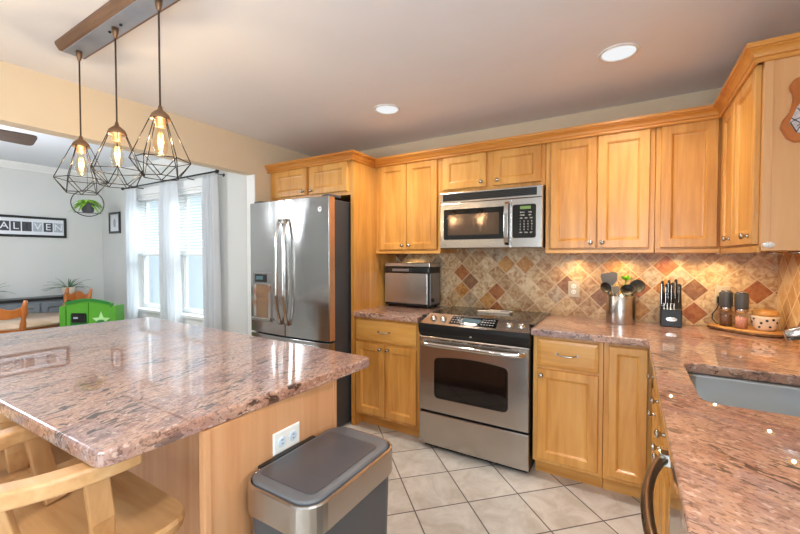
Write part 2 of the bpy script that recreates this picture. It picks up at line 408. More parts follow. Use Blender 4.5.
# dining windows
for i, (a, b) in enumerate(WX):
    w = MB()                                           # casing and jambs
    w.box(a-.07, a, YW-.018, YW, WZ0-.02, WZ1+.08); w.box(b, b+.07, YW-.018, YW, WZ0-.02, WZ1+.08); w.box(a, b, YW-.018, YW, WZ1, WZ1+.08)
    w.box(a, a+.02, YW+.001, YW+.119, WZ0, WZ1); w.box(b-.02, b, YW+.001, YW+.119, WZ0, WZ1)
    w.box(a+.02, b-.02, YW+.001, YW+.119, WZ1-.02, WZ1)
    wo = struct(w.build(f'window_{i+1}', WHITE, bevel=.003))
    MB().box(a-.09, b+.09, YW-.05, YW+.1, WZ0-.02, WZ0+.012).box(a-.07, b+.07, YW-.016, YW, WZ0-.10, WZ0-.02).build('window_sill', WHITE, wo, bevel=.004)
    zm = 1.36
    for nm, z0, z1, y in (('lower_sash', WZ0+.012, zm+.03, YW+.05), ('upper_sash', zm, WZ1-.02, YW+.09)):
        s = MB(); s.box(a+.02, a+.06, y, y+.03, z0, z1); s.box(b-.06, b-.02, y, y+.03, z0, z1); s.box(a+.06, b-.06, y, y+.03, z0, z0+.045); s.box(a+.06, b-.06, y, y+.03, z1-.04, z1)
        so = s.build(nm, WHITE, wo, bevel=.003)
        MB().box(a+.06, b-.06, y+.012, y+.018, z0+.045, z1-.04).build('pane', PANE, so)
# backsplash (fixed to the walls)
struct(MB().box(-.578, XR, -.010, -.0005, .915, 1.3715).box(.030, .790, -.010, -.0005, 1.3715, 1.42).build('wall_backsplash', BSPL))
struct(MB().box(XR-.010, XR-.0005, -1.2, -.0105, .915, 1.372).build('wall_backsplash_side', BSPR))
# opposite-house siding seen through the panes: nothing but bright sky remains
# ================================================================== CABINETS
X, Y_, Z = Vector((1, 0, 0)), Vector((0, 1, 0)), Vector((0, 0, 1))
def knob(parent, p, n):
    MB().lathe([(.0085, 0), (.0065, .004), (.005, .012), (.011, .017), (.0145, .022), (.013, .027), (.006, .030), (.0, .0305)], p, n, 16).build('knob', NICK, parent)
def pull(parent, c, u, n, w=.085):
    c, u, n = Vector(c), Vector(u), Vector(n); pts = []
    for k in range(13):
        t = k/12*2-1; pts.append(c+u*(t*w/2)+n*(.026*(1-t**4))+Z*(-.006*(1-t*t)))
    MB().tube(pts, [.0035+.002*(1-abs(k/6-1)) for k in range(13)], 8).cyl(c-u*w/2-n*0, n, .007, .004).cyl(c+u*w/2, n, .007, .004).build('handle', NICK, parent)
def door(parent, side, a0, a1, z0, z1, face, knob_at=None, name='door', flat=False):
    # side 'b': on the back run, facing -y, a = x.   side 'r': on the right run, facing -x, a = y (a0 nearer the corner)
    if side == 'b': o = Vector((a0, face+.02, z0)); u = X; n = -Y_; w = a1-a0
    else: o = Vector((face+.02, a0, z0)); u = -Y_; n = -X; w = a0-a1
    d = MB().panel(o, u, Z, n, w, z1-z0, .0195, .055 if w > .25 else .045, flat).build(name, W_X if flat and side == 'b' else (W_Y if flat else W_V), parent)
    if knob_at:
        p = o+n*.0195+u*(knob_at[0] if knob_at[0] >= 0 else w+knob_at[0])+Z*(knob_at[1] if knob_at[1] >= 0 else (z1-z0)+knob_at[1])
        knob(d, p, n)
    return d
UF, UC = -.345, -.325           # door face / face frame of the wall units
G_U = 'maple wall cabinets'; G_B = 'maple base cabinets'
# cabinet above the refrigerator with its tall side panel
t = thing('wall_cabinet', 'maple cabinet with two short doors above the steel refrigerator', 'cabinet', (-1.05, -.3, 1.83))
MB().box(-1.535, -.612, -.63, -.002, 1.832, 2.125).build('body', W_V, t, bevel=.002)
door(t, 'b', -1.485, -1.072, 1.865, 2.096, -.65, (-.03, .03)); door(t, 'b', -1.037, -.632, 1.862, 2.096, -.65, (.03, .03))
MB().box(-.610, -.579, -.632, -.002, .001, 2.125).build('side_panel', W_V, t, bevel=.002)
# two-door unit left of the microwave
t = thing('wall_cabinet', 'tall two-door maple wall cabinet between refrigerator panel and microwave', 'cabinet', (-.28, -.16, 1.372))
MB().box(-.576, .026, UC, -.002, 1.372, 2.125).build('body', W_V, t, bevel=.002)
door(t, 'b', -.539, -.273, 1.398, 2.096, UF, (-.03, .035)); door(t, 'b', -.269, .0006, 1.398, 2.096, UF, (.03, .035))
MB().box(-.576, .026, UC-.012, UC-.0005, 1.366, 1.392).build('light_rail', W_X, t, bevel=.004)
# short unit over the microwave
t = thing('wall_cabinet', 'short two-door maple wall cabinet above the microwave', 'cabinet', (.41, -.16, 1.83))
MB().box(.028, .792, UC, -.002, 1.822, 2.125).build('body', W_V, t, bevel=.002)
door(t, 'b', .052, .391, 1.848, 2.094, UF, (-.035, .035)); door(t, 'b', .439, .766, 1.848, 2.092, UF, (.035, .035))
# two-door unit right of the microwave
t = thing('wall_cabinet', 'tall two-door maple wall cabinet above the knife block and utensil crock', 'cabinet', (1.1, -.16, 1.372))
MB().box(.794, 1.400, UC, -.002, 1.372, 2.125).build('body', W_V, t, bevel=.002)
door(t, 'b', .8255, 1.098, 1.398, 2.096, UF, (-.03, .035)); door(t, 'b', 1.102, 1.374, 1.398, 2.096, UF, (.03, .035))
MB().box(.794, 1.400, UC-.012, UC-.0005, 1.366, 1.392).build('light_rail', W_X, t, bevel=.004)
# corner unit
t = thing('wall_cabinet', 'single-door maple corner wall cabinet without a knob', 'cabinet', (1.7, -.16, 1.372))
MB().box(1.402, 2.008, UC, -.002, 1.372, 2.125).build('body', W_V, t, bevel=.002)
door(t, 'b', 1.426, 1.686, 1.398, 2.096, UF)
MB().box(1.402, 1.70, UC-.012, UC-.0005, 1.366, 1.392).build('light_rail', W_X, t, bevel=.004)
# unit on the right wall
t = thing('wall_cabinet', 'maple wall cabinet on the right wall with plain end panel', 'cabinet', (1.86, -.68, 1.372))
MB().box(1.712, 2.018, -1.012, -.349, 1.372, 2.125).build('body', W_V, t, bevel=.002)
door(t, 'r', -.372, -.638, 1.398, 2.096, 1.691, (-.035, .035)); door(t, 'r', -.652, -1.0, 1.398, 2.096, 1.691, (-.05, .035))
MB().box(1.712, 2.018, -1.030, -1.0125, 1.372, 2.125).build('end_panel', W_END, t, bevel=.002)
MB().box(1.712, 1.738, -1.0335, -1.0305, 1.372, 2.094).build('edge_stile', W_END, t, bevel=.001)
MB().box(1.698, 1.7115, -1.030, -.349, 1.364, 1.392).build('light_rail', W_Y, t, bevel=.004)
# crown moulding round the top of all wall units
c = crown_path(MB(), [(-1.538, -.6525), (-.5765, -.6525), (-.5765, -.347), (1.6905, -.347), (1.6905, -1.0315), (2.018, -1.0315)],
  [(0, 2.092), (.008, 2.092), (.011, 2.096), (.011, 2.104), (.005, 2.106), (.005, 2.109), (.011, 2.112), (.015, 2.122), (.022, 2.132), (.031, 2.138), (.031, 2.142), (.038, 2.143), (.040, 2.147), (.040, 2.160), (-.018, 2.160), (-.018, 2.127), (0, 2.127)]).build('crown_molding', W_CROWN)
tag(c, 'continuous honey maple crown molding along the tops of the wall cabinets', 'molding')
# base units
DF, BC = -.6286, -.608
def base(label, x0, x1, loc):
    t = thing('base_cabinet', label, 'cabinet', loc)
    MB().box(x0, x1, BC, -.003, .10, .872).build('body', W_V, t, bevel=.002)
    MB().box(x0, x1, -.535, -.52, .001, .0995).build('toe_kick', W_X, t)
    return t
t = base('maple base cabinet with one wide drawer and two doors under the toaster oven', -.577, -.004, (-.29, -.3, 0))
d = door(t, 'b', -.568, -.024, .692, .853, DF, None, 'drawer', True); pull(d, (-.300, DF, .775), X, -Y_, .10)
door(t, 'b', -.568, -.297, .125, .674, DF, (-.032, -.032)); door(t, 'b', -.291, -.024, .125, .674, DF, (.032, -.032))
t = base('maple base cabinet with one drawer over one door beside the range', .782, 1.160, (.97, -.3, 0))
d = door(t, 'b', .8086, 1.1377, .692, .853, DF, None, 'drawer', True); pull(d, (.973, DF, .775), X, -Y_, .11)
door(t, 'b', .8086, 1.1377, .125, .674, DF, (.025, -.035))
t = base('narrow maple corner base cabinet with one tall door', 1.162, 1.388, (1.27, -.3, 0))
door(t, 'b', 1.1866, 1.3692, .125, .853, DF)
# base units below the sink counter (facing the range side)
def rbase(label, y0, y1):
    t = thing('base_cabinet', label, 'cabinet', (1.7, (y0+y1)/2, 0))
    MB().box(1.405, 2.015, y1, y0, .10, .66 if y0 < -.9 else .872).build('body', W_V, t, bevel=.002)
    MB().box(1.405, 1.43, y1, y0, .6605, .872).build('face_rail', W_V, t) if y0 < -.9 else None
    MB().box(1.475, 1.49, y1, y0, .001, .0995).build('toe_kick', W_Y, t)
    return t
t = rbase('maple base cabinet in the corner below the sink counter, drawer over door', -.66, -1.02)
d = door(t, 'r', -.675, -1.005, .692, .853, 1.385, (.16, .08), 'drawer', True); door(t, 'r', -.675, -1.005, .125, .674, 1.385, (-.035, -.035))
t = rbase('maple sink base cabinet next to the dishwasher', -1.022, -1.70)
door(t, 'r', -1.035, -1.355, .692, .853, 1.385, (.16, .08), 'drawer', True); door(t, 'r', -1.365, -1.688, .692, .853, 1.385, (.16, .08), 'drawer', True)
door(t, 'r', -1.035, -1.355, .125, .674, 1.385, (-.035, -.035)); door(t, 'r', -1.365, -1.688, .125, .674, 1.385, (.035, -.035))
# dishwasher
t = thing('dishwasher', 'stainless dishwasher with a bowed bronze bar handle at the counter edge', 'dishwasher', (1.7, -2.02, 0))
MB().box(1.412, 2.0, -2.322, -1.712, .02, .868).build('body', BLACK, t)
MB().box(1.386, 1.4115, -2.322, -1.712, .10, .868).build('door', ST_V, t, bevel=.004)
pts = [(1.372-.052*(1-((k/14)*2-1)**2)**.8, -1.735-.56*k/14, .79) for k in range(15)]
MB().tube(pts, .0125, 12).build('handle', BRONZE, t)
for y in (-1.752, -2.308): MB().box(1.357, 1.3855, y, y+.03, .772, .808).build('handle_bracket', CHROME, t, bevel=.003)
# ================================================================== COUNTERTOPS
def slab_hole(outer, holes, z0, z1):
    m = MB()
    for z in (z0, z1):
        es = []
        for P in [outer]+holes:
            v = [m.bm.verts.new((x, y, z)) for x, y in P]; es += [m.bm.edges.new((v[i], v[(i+1) % len(v)])) for i in range(len(v))]
        bmesh.ops.triangle_fill(m.bm, use_beauty=True, use_dissolve=False, edges=es)
    for P in [outer]+holes:
        n = len(P); a = [m.bm.verts.new((x, y, z0)) for x, y in P]; b = [m.bm.verts.new((x, y, z1)) for x, y in P]
        for i in range(n): m.face([a[i], a[(i+1) % n], b[(i+1) % n], b[i]])
    bmesh.ops.remove_doubles(m.bm, verts=m.bm.verts, dist=1e-5)
    return m
c = MB().box(-.577, -.002, -.652, -.011, .8735, .914).build('countertop', GRAN, bevel=.006, seg=3)
tag(c, 'short rose granite countertop carrying the toaster oven', 'countertop')
sink = rrect(1.472, 1.895, -1.565, -1.072, .05)
c = slab_hole([(.774, -.652), (.774, -.011), (2.009, -.011), (2.009, -2.9), (1.366, -2.9), (1.366, -.665), (1.352, -.652)], [sink], .8735, .914).build('countertop', GRAN, bevel=.006, seg=3)
tag(c, 'long L-shaped rose granite countertop with the sink cut into it', 'countertop')
t = thing('sink', 'undermount stainless sink set in the granite counter', 'sink', (1.68, -1.32, .7))
def rr(i, z): return [(x, y, z) for x, y in rrect(1.472-i, 1.895+i, -1.565-i, -1.072+i, .05+i*.5)]
MB().loft([rr(.03, .872), rr(.004, .872), rr(.002, .86), rr(-.012, .70), rr(-.04, .678), rr(-.04, .670), rr(-.002, .69), rr(.012, .865), rr(.03, .865)], ring=True).build('bowl', SINKST, t, smooth=True)
bt = MB(); bt.loft([rr(-.039, .671), rr(-.039, .677)]); bt.build('basin_floor', SINKST, t)
MB().lathe([(.045, .6775), (.045, .680), (.03, .681), (.0, .679)], (1.70, -1.32, 0)).build('drain', CHROME, t)
t = thing('faucet', 'brushed steel faucet head reaching in at the picture edge over the sink', 'faucet', (1.955, -1.32, .914))
MB().lathe([(.03, .915), (.03, .925), (.022, .935), (.02, .97), (.02, 1.03), (.016, 1.04)], (1.955, -1.32, 0)).build('base', ST_X, t)
pts = [(1.955, -1.32, 1.035), (1.955, -1.32, 1.12), (1.94, -1.32, 1.16), (1.90, -1.32, 1.17), (1.83, -1.32, 1.14)]
MB().tube(pts, .014, 12).build('spout', ST_X, t)
MB().tube([(1.835, -1.32, 1.142), (1.79, -1.32, 1.122), (1.74, -1.32, 1.104), (1.716, -1.32, 1.096), (1.712, -1.32, 1.0945)], [.018, .022, .021, .017, .013], 16).build('spray_head', ST_X, t)
MB().tube([(1.955, -1.345, 1.0), (1.955, -1.40, 1.03)], [.009, .006], 10).build('lever', ST_X, t)
# ================================================================== ISLAND
t = thing('kitchen_island', 'pale maple island cabinet with a plain end panel behind the trash can', 'island', (-.5, -2.1, 0))
MB().box(-1.45, .268, -2.25, -1.866, .10, .872).build('body', W_ISL, t)
MB().box(.2685, .290, -2.41, -1.864, .001, .872).build('end_panel', W_ISL, t, bevel=.002)
for y in (-2.41, -1.882): MB().box(.2905, .296, y, y+.018, .001, .872).build('corner_strip', W_ISL, t, bevel=.001)
MB().box(-1.45, -1.43, -2.41, -2.251, .001, .872).build('end_bracket', W_ISL, t, bevel=.002)
MB().box(-1.42, .24, -2.2, -1.93, .001, .0995).build('toe_kick', W_X, t)
c = MB().slab(rpoly([(.276, -2.645), (.330, -1.672), (-1.658, -1.607), (-1.80, -2.705)][::1], .035), .8735, .914).build('countertop', GRAN_ISL, bevel=.007, seg=3)
tag(c, 'large polished rose granite island top reflecting the dining windows', 'countertop')
def outlet(label, c, n, u, plate, w, h, round_=False, mat=None):
    c, n, u = Vector(c), Vector(n), Vector(u)
    t = thing('wall_outlet', label, 'outlet', c)
    v = Z
    def ring(k, d): return [c+u*(a*(w/2-k))+v*(b*(h/2-k))+n*d for a, b in ((-1, -1), (1, -1), (1, 1), (-1, 1))]
    MB().loft([ring(0, .0005), ring(0, .003), ring(.003, .006)]).build('cover_plate', plate, t)
    for s in (-1, 1):
        cc = c+(u if round_ else v)*s*(.024 if round_ else .02)+n*.006
        MB().lathe([(.0165, 0), (.0165, .002), (.015, .003)], cc, n, 20).build('socket', mat or PLATE, t)
        q = MB()
        for k in (-1, 1): q.loft([[cc+n*.0031+(v if round_ else u)*(k*.006+a)+(u if round_ else v)*b+n*d for a, b in ((-.001, -.004), (.001, -.004), (.001, .004), (-.001, .004))] for d in (0, .0006)])
        q.build('slot', BLACK, t)
    return t
outlet('white duplex outlet on the island end panel above the trash can', (.2905, -2.118, .735), (1, 0, 0), (0, 1, 0), PLATE, .115, .072, True, plain('outlet_face', S(206, 220, 232), .4))
outlet('stone coloured outlet on the tiled wall left of the utensil crock', (.935, -.0103, 1.11), (0, -1, 0), (1, 0, 0), BPLATE, .075, .115)
t = outlet('stone coloured outlet with a black charger plugged in behind the grinders', (1.765, -.0103, 1.11), (0, -1, 0), (1, 0, 0), BPLATE, .075, .115)
MB().box(1.735, 1.775, -.055, -.0205, 1.06, 1.105).build('charger', BLACK, t, bevel=.005)
MB().tube([(1.745, -.04, 1.06), (1.735, -.045, 1.03), (1.715, -.05, 1.0), (1.712, -.05, .97), (1.73, -.05, .945), (1.75, -.04, .935)], .003, 8).build('cable', BLACK, t)
# ================================================================== RANGE
t = thing('kitchen_range', 'stainless slide-in range with black glass cooktop and oven window', 'stove', (.39, -.33, 0))
RX0, RX1 = .012, .768; RF = -.650
MB().box(RX0, RX1, -.618, -.012, .02, .905).build('body', BLACK, t, bevel=.003)
MB().box(RX0+.02, RX1-.02, -.60, -.58, .0005, .0195).build('foot_rail', BLACK, t)
# oven door
od = MB().box(RX0+.002, RX1-.002, RF, -.6185, .272, .792).build('oven_door', ST_X, t, bevel=.006)
def front_rr(x0, x1, z0, z1, r, y, dome=0):
    return [(x, y, z) for x, z in rrect(x0, x1, z0, z1, r)]
def arch(x0, x1, z0, z1, r, up=.018, n=10):
    P = [(x0+r, z0), (x1-r, z0)]+[(x1-r+r*sin(R(a)), z0+r-r*cos(R(a))) for a in (30, 60, 90)]
    P += [(x1, z1-r)]+[(x1-r+r*cos(R(a)), z1-r+r*sin(R(a))) for a in (30, 60, 90)]
    P += [(x1-r+(x0-x1+2*r)*k/n, z1+up*(1-(2*k/n-1)**2)) for k in range(1, n)]
    P += [(x0+r, z1)]+[(x0+r-r*sin(R(a)), z1-r+r*cos(R(a))) for a in (30, 60, 90)]+[(x0, z0+r)]+[(x0+r-r*cos(R(a)), z0+r-r*sin(R(a))) for a in (30, 60)]
    return P
A0 = arch(.132, .640, .370, .650, .03); A1 = arch(.144, .628, .382, .640, .024)
MB().loft([[(x, RF-.0005, z) for x, z in A0], [(x, RF-.004, z) for x, z in A0], [(x, RF-.004, z) for x, z in A1], [(x, RF-.002, z) for x, z in A1]]).build('oven_window', BGLASS, od)
hp = [(.04+.705*k/16, RF-.022-.035*(1-(k/8-1)**4), .748) for k in range(17)]
MB().tube(hp, .014, 12, flat=1.15).box(.045, .075, RF-.03, RF-.0005, .736, .760).box(.712, .742, RF-.03, RF-.0005, .736, .760).build('handle', CHROME, od)
m = MB()
for k in range(5): m.box(.16+k*.105, .24+k*.105, RF-.001, RF-.0002, .772, .778)
m.build('vent_slot', BLACK, od)
MB().box(RX0+.002, RX1-.002, RF+.002, -.6185, .032, .258).build('warming_drawer', ST_X, t, bevel=.006)
# black apron below the controls
pr = [(-.6185, .797), (-.648, .797), (-.664, .820), (-.672, .855), (-.672, .884), (-.6185, .884)]
MB().loft([[(x, y, z) for y, z in pr] for x in (RX0+.004, RX1+.004)]).build('apron', BLACK, t, bevel=.004)
text('lettering', 'GE', .013, PLATE, t, (.40, -.6675, .822), (R(78), 0, 0))
# sloped control panel (bowed outline)
n = 14; lo, hi = [], []
for k in range(n+1):
    u = k/n; x = RX0+.022+(RX1+.004-RX0-.022)*u; bow = .020*(1-(2*u-1)**2)
    lo.append((x, -.668-bow, .886)); hi.append((RX0+.05+(RX1-.02-RX0-.05)*u, -.575, .944))
m = MB()
m.loft([[l, h, (h[0], h[1]+.01, .928), (l[0], -.6, .8855)] for l, h in zip(lo, hi)])
cp = m.build('control_panel', ST_X, t)
nrm = Vector((0, -.058, .093)).cross(Vector((1, 0, 0))); nrm = Vector((0, -.53, .848)).normalized()
def onp(x, s, off=0):                    # a point on the sloping panel, s from 0 (front) to 1 (back)
    u = (x-RX0-.022)/(RX1+.004-RX0-.022); b = .020*(1-(2*u-1)**2)
    p0 = Vector((x, -.668-b, .886)); p1 = Vector((x, -.575, .944)); d = p1-p0
    nn = Vector((0, -d.z, d.y)).normalized()
    return p0+d*s+nn*off, nn
for x in (.115, .190, .640, .712):
    p, nn = onp(x, .5, .001)
    MB().lathe([(.023, 0), (.022, .004), (.0175, .006), (.016, .020), (.013, .022), (0, .022)], p, nn, 20).build('control_knob', ST_X, t)
q = [onp(.245, .18, .001)[0], onp(.565, .18, .001)[0], onp(.56, .86, .001)[0], onp(.25, .86, .001)[0]]; nn = onp(.4, .5)[1]
dp = MB().prism(q, nn*.003).build('display', BGLASS, t)
q = [onp(.33, .38, .0045)[0], onp(.45, .38, .0045)[0], onp(.45, .7, .0045)[0], onp(.33, .7, .0045)[0]]
MB().prism(q, nn*.001).build('lit_window', LCDB, dp)
m = MB()
for x in [.262, .282, .302]+[.468+.018*i for i in range(5)]:
    for s in (.32, .52, .72): 
        p = onp(x, s, .0045)[0]; m.prism([p+Vector((a, 0, 0))+Vector((0, .85, .53))*b for a, b in ((-.005, -.002), (.005, -.002), (.005, .002), (-.005, .002))], nn*.0006)
m.build('key_marks', INKL, dp)
ck = MB().slab(rrect(RX0-.012, RX1+.012, -.583, -.013, .006), .9145, .926).build('cooktop', BGLASS, t, bevel=.003)
m = MB()
for x, y, r in ((.19, -.44, .10), (.20, -.17, .075), (.57, -.43, .085), (.58, -.17, .10)):
    m.loft([[(x+rad*cos(2*pi*k/40), y+rad*sin(2*pi*k/40), z) for k in range(40)] for rad, z in ((r, .9262), (r, .9264), (r-.003, .9264), (r-.003, .9262))], ring=True)
m.build('burner_ring', plain('burner_print', S(58, 56, 56), .3), ck)
# spoon rest on the cooktop
t = thing('spoon_rest', 'white arrow-shaped spoon rest lying on the black cooktop', 'spoon rest', (.40, -.20, .927))
P = [(.30, -.255), (.365, -.225), (.37, -.165), (.52, -.165), (.555, -.19), (.545, -.235), (.43, -.25), (.40, -.275), (.30, -.285)]
P = rpoly([(x, y) for x, y in P], .008, 3)
cx = sum(p[0] for p in P)/len(P); cy = sum(p[1] for p in P)/len(P)
f = lambda k, z: [(cx+(x-cx)*k, cy+(y-cy)*k, z) for x, y in P]
MB().loft([f(.9, .9268), f(1.0, .940), f(.96, .941), f(.84, .931)]).build('dish', CERAM, t)
MB().tube([(.46, -.195, .9335), (.50, -.20, .936), (.53, -.21, .9365)], [.014, .018, .012], 10, flat=.3, up=(0, 0, 1)).build('bowl', plain('grey_blue_glaze', S(92, 112, 140), .2), t)
# ================================================================== MICROWAVE
t = thing('microwave', 'stainless over-the-range microwave with black window and keypad', 'microwave', (.42, -.2, 1.38))
MX0, MX1, MZ0, MZ1, MY = .054, .786, 1.404, 1.815, -.385
MB().box(MX0, MX1, MY, -.0125, MZ0, MZ1).build('body', ST_X, t, bevel=.004)
vg = MB().box(MX0+.002, MX1-.002, MY-.014, MY-.0005, 1.738, MZ1-.001).build('vent_panel', ST_X, t, bevel=.004)
m = MB().box(MX0+.024, MX1-.034, MY-.0150, MY-.0142, 1.752, 1.804)
for k in range(5): m.box(MX0+.024, MX1-.034, MY-.0175, MY-.0142, 1.754+k*.0108, 1.758+k*.0108)
m.build('vent_grille', BLACK, vg)
dr = MB().box(MX0+.002, .582, MY-.016, MY-.0005, MZ0+.002, 1.735).build('door', ST_X, t, bevel=.004)
P = rrect(.088, .562, 1.468, 1.690, .012)
MB().loft([[(x, MY-.0165, z) for x, z in P], [(x, MY-.019, z) for x, z in P]]).build('door_glass', BGLASS, dr)
P = rrect(.120, .505, 1.500, 1.652, .008)
MB().loft([[(x, MY-.0192, z) for x, z in P], [(x, MY-.0198, z) for x, z in P]]).build('window_mesh', plain('window_screen', S(92, 76, 64), .12, metal=.5, var=.05), dr)
hp = [(.560, MY-.02-.032*(1-(k/8-1)**6), 1.425+.292*k/16) for k in range(17)]
MB().bar(hp, .006, .030, up=(1, 0, 0)).build('handle', CHROME, dr, bevel=.002)
MB().lathe([(.013, 0), (.013, .002), (.011, .003)], (.094, MY-.016, 1.437), (0, -1, 0), 20).build('badge', NICK, dr)
pn = MB().box(.584, MX1-.002, MY-.016, MY-.0005, MZ0+.002, 1.735).build('control_panel', ST_X, t, bevel=.004)
P = rrect(.596, .748, 1.470, 1.694, .014)
kp = MB().loft([[(x, MY-.0165, z) for x, z in P], [(x, MY-.019, z) for x, z in P]]).build('keypad', BGLASS, pn)
MB().box(.645, .715, MY-.0202, MY-.0193, 1.662, 1.682).build('clock_display', LCD, pn)
rows = [(1.640, ['AUTO', 'TIME']), (1.622, ['COOK', 'DEF']), (1.602, ['1:00', '2:00', '3:00']), (1.580, ['1', '2', '3', 'P']), (1.562, ['4', '5', '6', 'H']), (1.544, ['7', '8', '9', 'L']), (1.526, ['C', '0', 'S', 'T']), (1.506, ['OFF', 'ON', 'SET'])]
for z, ws in rows:
    n = len(ws)
    for i, w_ in enumerate(ws):
        text('key_text', w_, .0125 if len(w_) < 3 else .0105, PLATE, pn, (.635+(.100*(i+.5)/n), MY-.0195, z), (R(90), 0, 0), .0003)
# ================================================================== REFRIGERATOR
t = thing('refrigerator', 'stainless french-door refrigerator with ice dispenser', 'refrigerator', (-1.08, -.45, 0))
FX0, FX1 = -1.528, -.630; FY = -.80
MB().box(FX0+.01, FX1-.003, FY+.005, -.03, .02, 1.775).build('body', FSIDE, t, bevel=.004)
MB().box(FX0+.05, FX1-.05, FY+.05, -.1, .0005, .0195).build('base_grille', BLACK, t)
def fdoor(name, x0, x1, z0, z1, bowl=.020, yb=FY):
    pr = [(x0, yb)]; n = 12
    fx = lambda x: .060+bowl*(1-((x-(FX0+FX1)/2)/((FX1-FX0)/2))**2)
    xs = [x0+(x1-x0)*k/n for k in range(n+1)]
    fr = [(x, yb-fx(x)) for x in xs]
    fr[0] = (x0, fr[0][1]+.008); fr[-1] = (x1, fr[-1][1]+.008); fr.insert(1, (x0+.006, yb-fx(x0+.006))); fr.insert(-1, (x1-.006, yb-fx(x1-.006)))
    P = [(x0, yb)]+fr+[(x1, yb)]
    m = MB(); m.loft([[(x, y, z) for x, y in P] for z in (z0, z1)])
    o = m.build(name, ST_V, t, bevel=.003)
    return o, fx
xm = -1.083
ld, fx = fdoor('door', FX0, xm-.002, .705, 1.795); rd, fx = fdoor('door', xm+.002, FX1, .705, 1.795)
fz, fx = fdoor('freezer_drawer', FX0, FX1, .09, .692)
for d, x in ((ld, xm-.040), (rd, xm+.040)):
    y0 = FY-fx(x)
    pts = [(x, y0-.012-.042*(1-(k/10-1)**4), .80+.84*k/20) for k in range(21)]
    MB().tube(pts, .0135, 12).box(x-.012, x+.012, y0-.02, y0+.002, .795, .83).box(x-.012, x+.012, y0-.02, y0+.002, 1.61, 1.645).build('handle', CHROME, d)
pts = [(FX0+.08+(FX1-FX0-.16)*k/20, FY-fx(FX0+.08+(FX1-FX0-.16)*k/20)-.012-.035*(1-(k/10-1)**6), .635) for k in range(21)]
MB().tube(pts, .013, 12).build('handle', CHROME, fz)
# dispenser
x0, x1 = -1.472, -1.225; yd = FY-fx(-1.35)-.001
ds = MB().box(x0, x1, yd-.006, yd+.012, .80, 1.215).build('dispenser', BLUEG, ld, bevel=.004)
MB().box(x0+.03, x1-.07, yd-.0085, yd-.0062, 1.13, 1.195).build('dispenser_screen', BGLASS, ds)
MB().box(x0+.05, x1-.115, yd-.0095, yd-.0086, 1.15, 1.18).build('lit_window', LCDB, ds)
MB().box(x0+.02, x1-.02, yd-.0085, yd-.0062, .835, 1.11).build('alcove', plain('alcove_panel', S(176, 146, 118), .2, metal=.7), ds)
for x in (x0+.02, x1-.05): MB().box(x, x+.03, yd-.012, yd-.0086, .84, 1.11).build('alcove_side', CHROME, ds)
MB().box(x0+.01, x1-.01, yd-.028, yd-.0062, .812, .834).build('drip_tray', ST_X, ds, bevel=.003)
bx = -.715; bd = MB().lathe([(.021, 0), (.021, .002), (.018, .003)], (bx, FY-fx(bx)+.001, 1.70), (0, -1, 0), 24).build('badge', CHROME, rd)
text('badge_text', 'GE', .017, DGREY, bd, (bx, FY-fx(bx)-.0028, 1.70), (R(90), 0, 0))
for x in (FX1-.10, FX0+.02): MB().box(x, x+.08, FY-.03, FY+.10, 1.7955, 1.815).build('hinge_cover', DGREY, t, bevel=.004)
MB().box(FX1-.002, FX1+.001, FY-.055, FY, .71, 1.79).build('door_edge_reflection', plain('reflected_wood_tint', S(200, 150, 110), .3, metal=.6), rd)  # door side coloured with the reflection of the cabinet wood
# ================================================================== TOASTER OVEN
t = thing('toaster_oven', 'stainless countertop toaster oven with a drop-down steel door', 'toaster oven', (-.33, -.3, .914))
TX0, TX1, TY0, TY1 = -.545, -.115, -.235, -.03
for x in (TX0+.03, TX1-.03):
    for y in (TY0+.03, TY1-.03): MB().cyl((x, y, .9145), (0, 0, 1), .014, .014, 12).build('foot', BLACK, t)
MB().box(TX0, TX1, TY0, TY1, .9285, 1.255).build('body', BLACK, t, bevel=.006)
MB().box(TX0-.003, TX1+.003, TY0-.004, TY1, 1.2555, 1.292).build('top_cover', ST_X, t, bevel=.005)
dd = MB().box(TX0+.006, TX1-.012, TY0-.016, TY0-.0005, .950, 1.205).build('door', ST_X, t, bevel=.004)
MB().box(TX0+.004, TX1-.004, TY0-.014, TY0-.0005, 1.209, 1.252).build('door_trim', BGLASS, t, bevel=.003)
MB().bar([(TX0+.09, TY0-.026, 1.23), (TX0+.25, TY0-.026, 1.23)], .016, .024).build('handle', BLUEG, t, bevel=.004)
pn = MB().box(TX1+.0005, TX1+.006, TY0+.004, TY1-.02, .945, 1.205).build('side_panel', BLUEG, t, bevel=.003)
m = MB()
for k in range(7): m.cyl((TX1+.006, TY0+.03, 1.05+.021*k), (1, 0, 0), .005, .0015, 10)
m.build('vent_holes', BLACK, pn)
MB().lathe([(.016, 0), (.014, .016), (0, .017)], (TX1+.006, TY0+.035, .985), (1, 0, 0), 16).build('dial', BLACK, pn)
# ================================================================== COUNTER ITEMS
# crock
t = thing('utensil_crock', 'brushed steel utensil crock on the counter below the wall cabinets', 'crock', (1.232, -.13, .9145))
cx, cy = 1.232, -.160
MB().lathe([(.083, .9145), (.084, .918), (.084, 1.093), (.082, 1.097), (.079, 1.093), (.079, .925), (0, .922)], (cx, cy, 0), n=36).build('pot', ST_X, t)
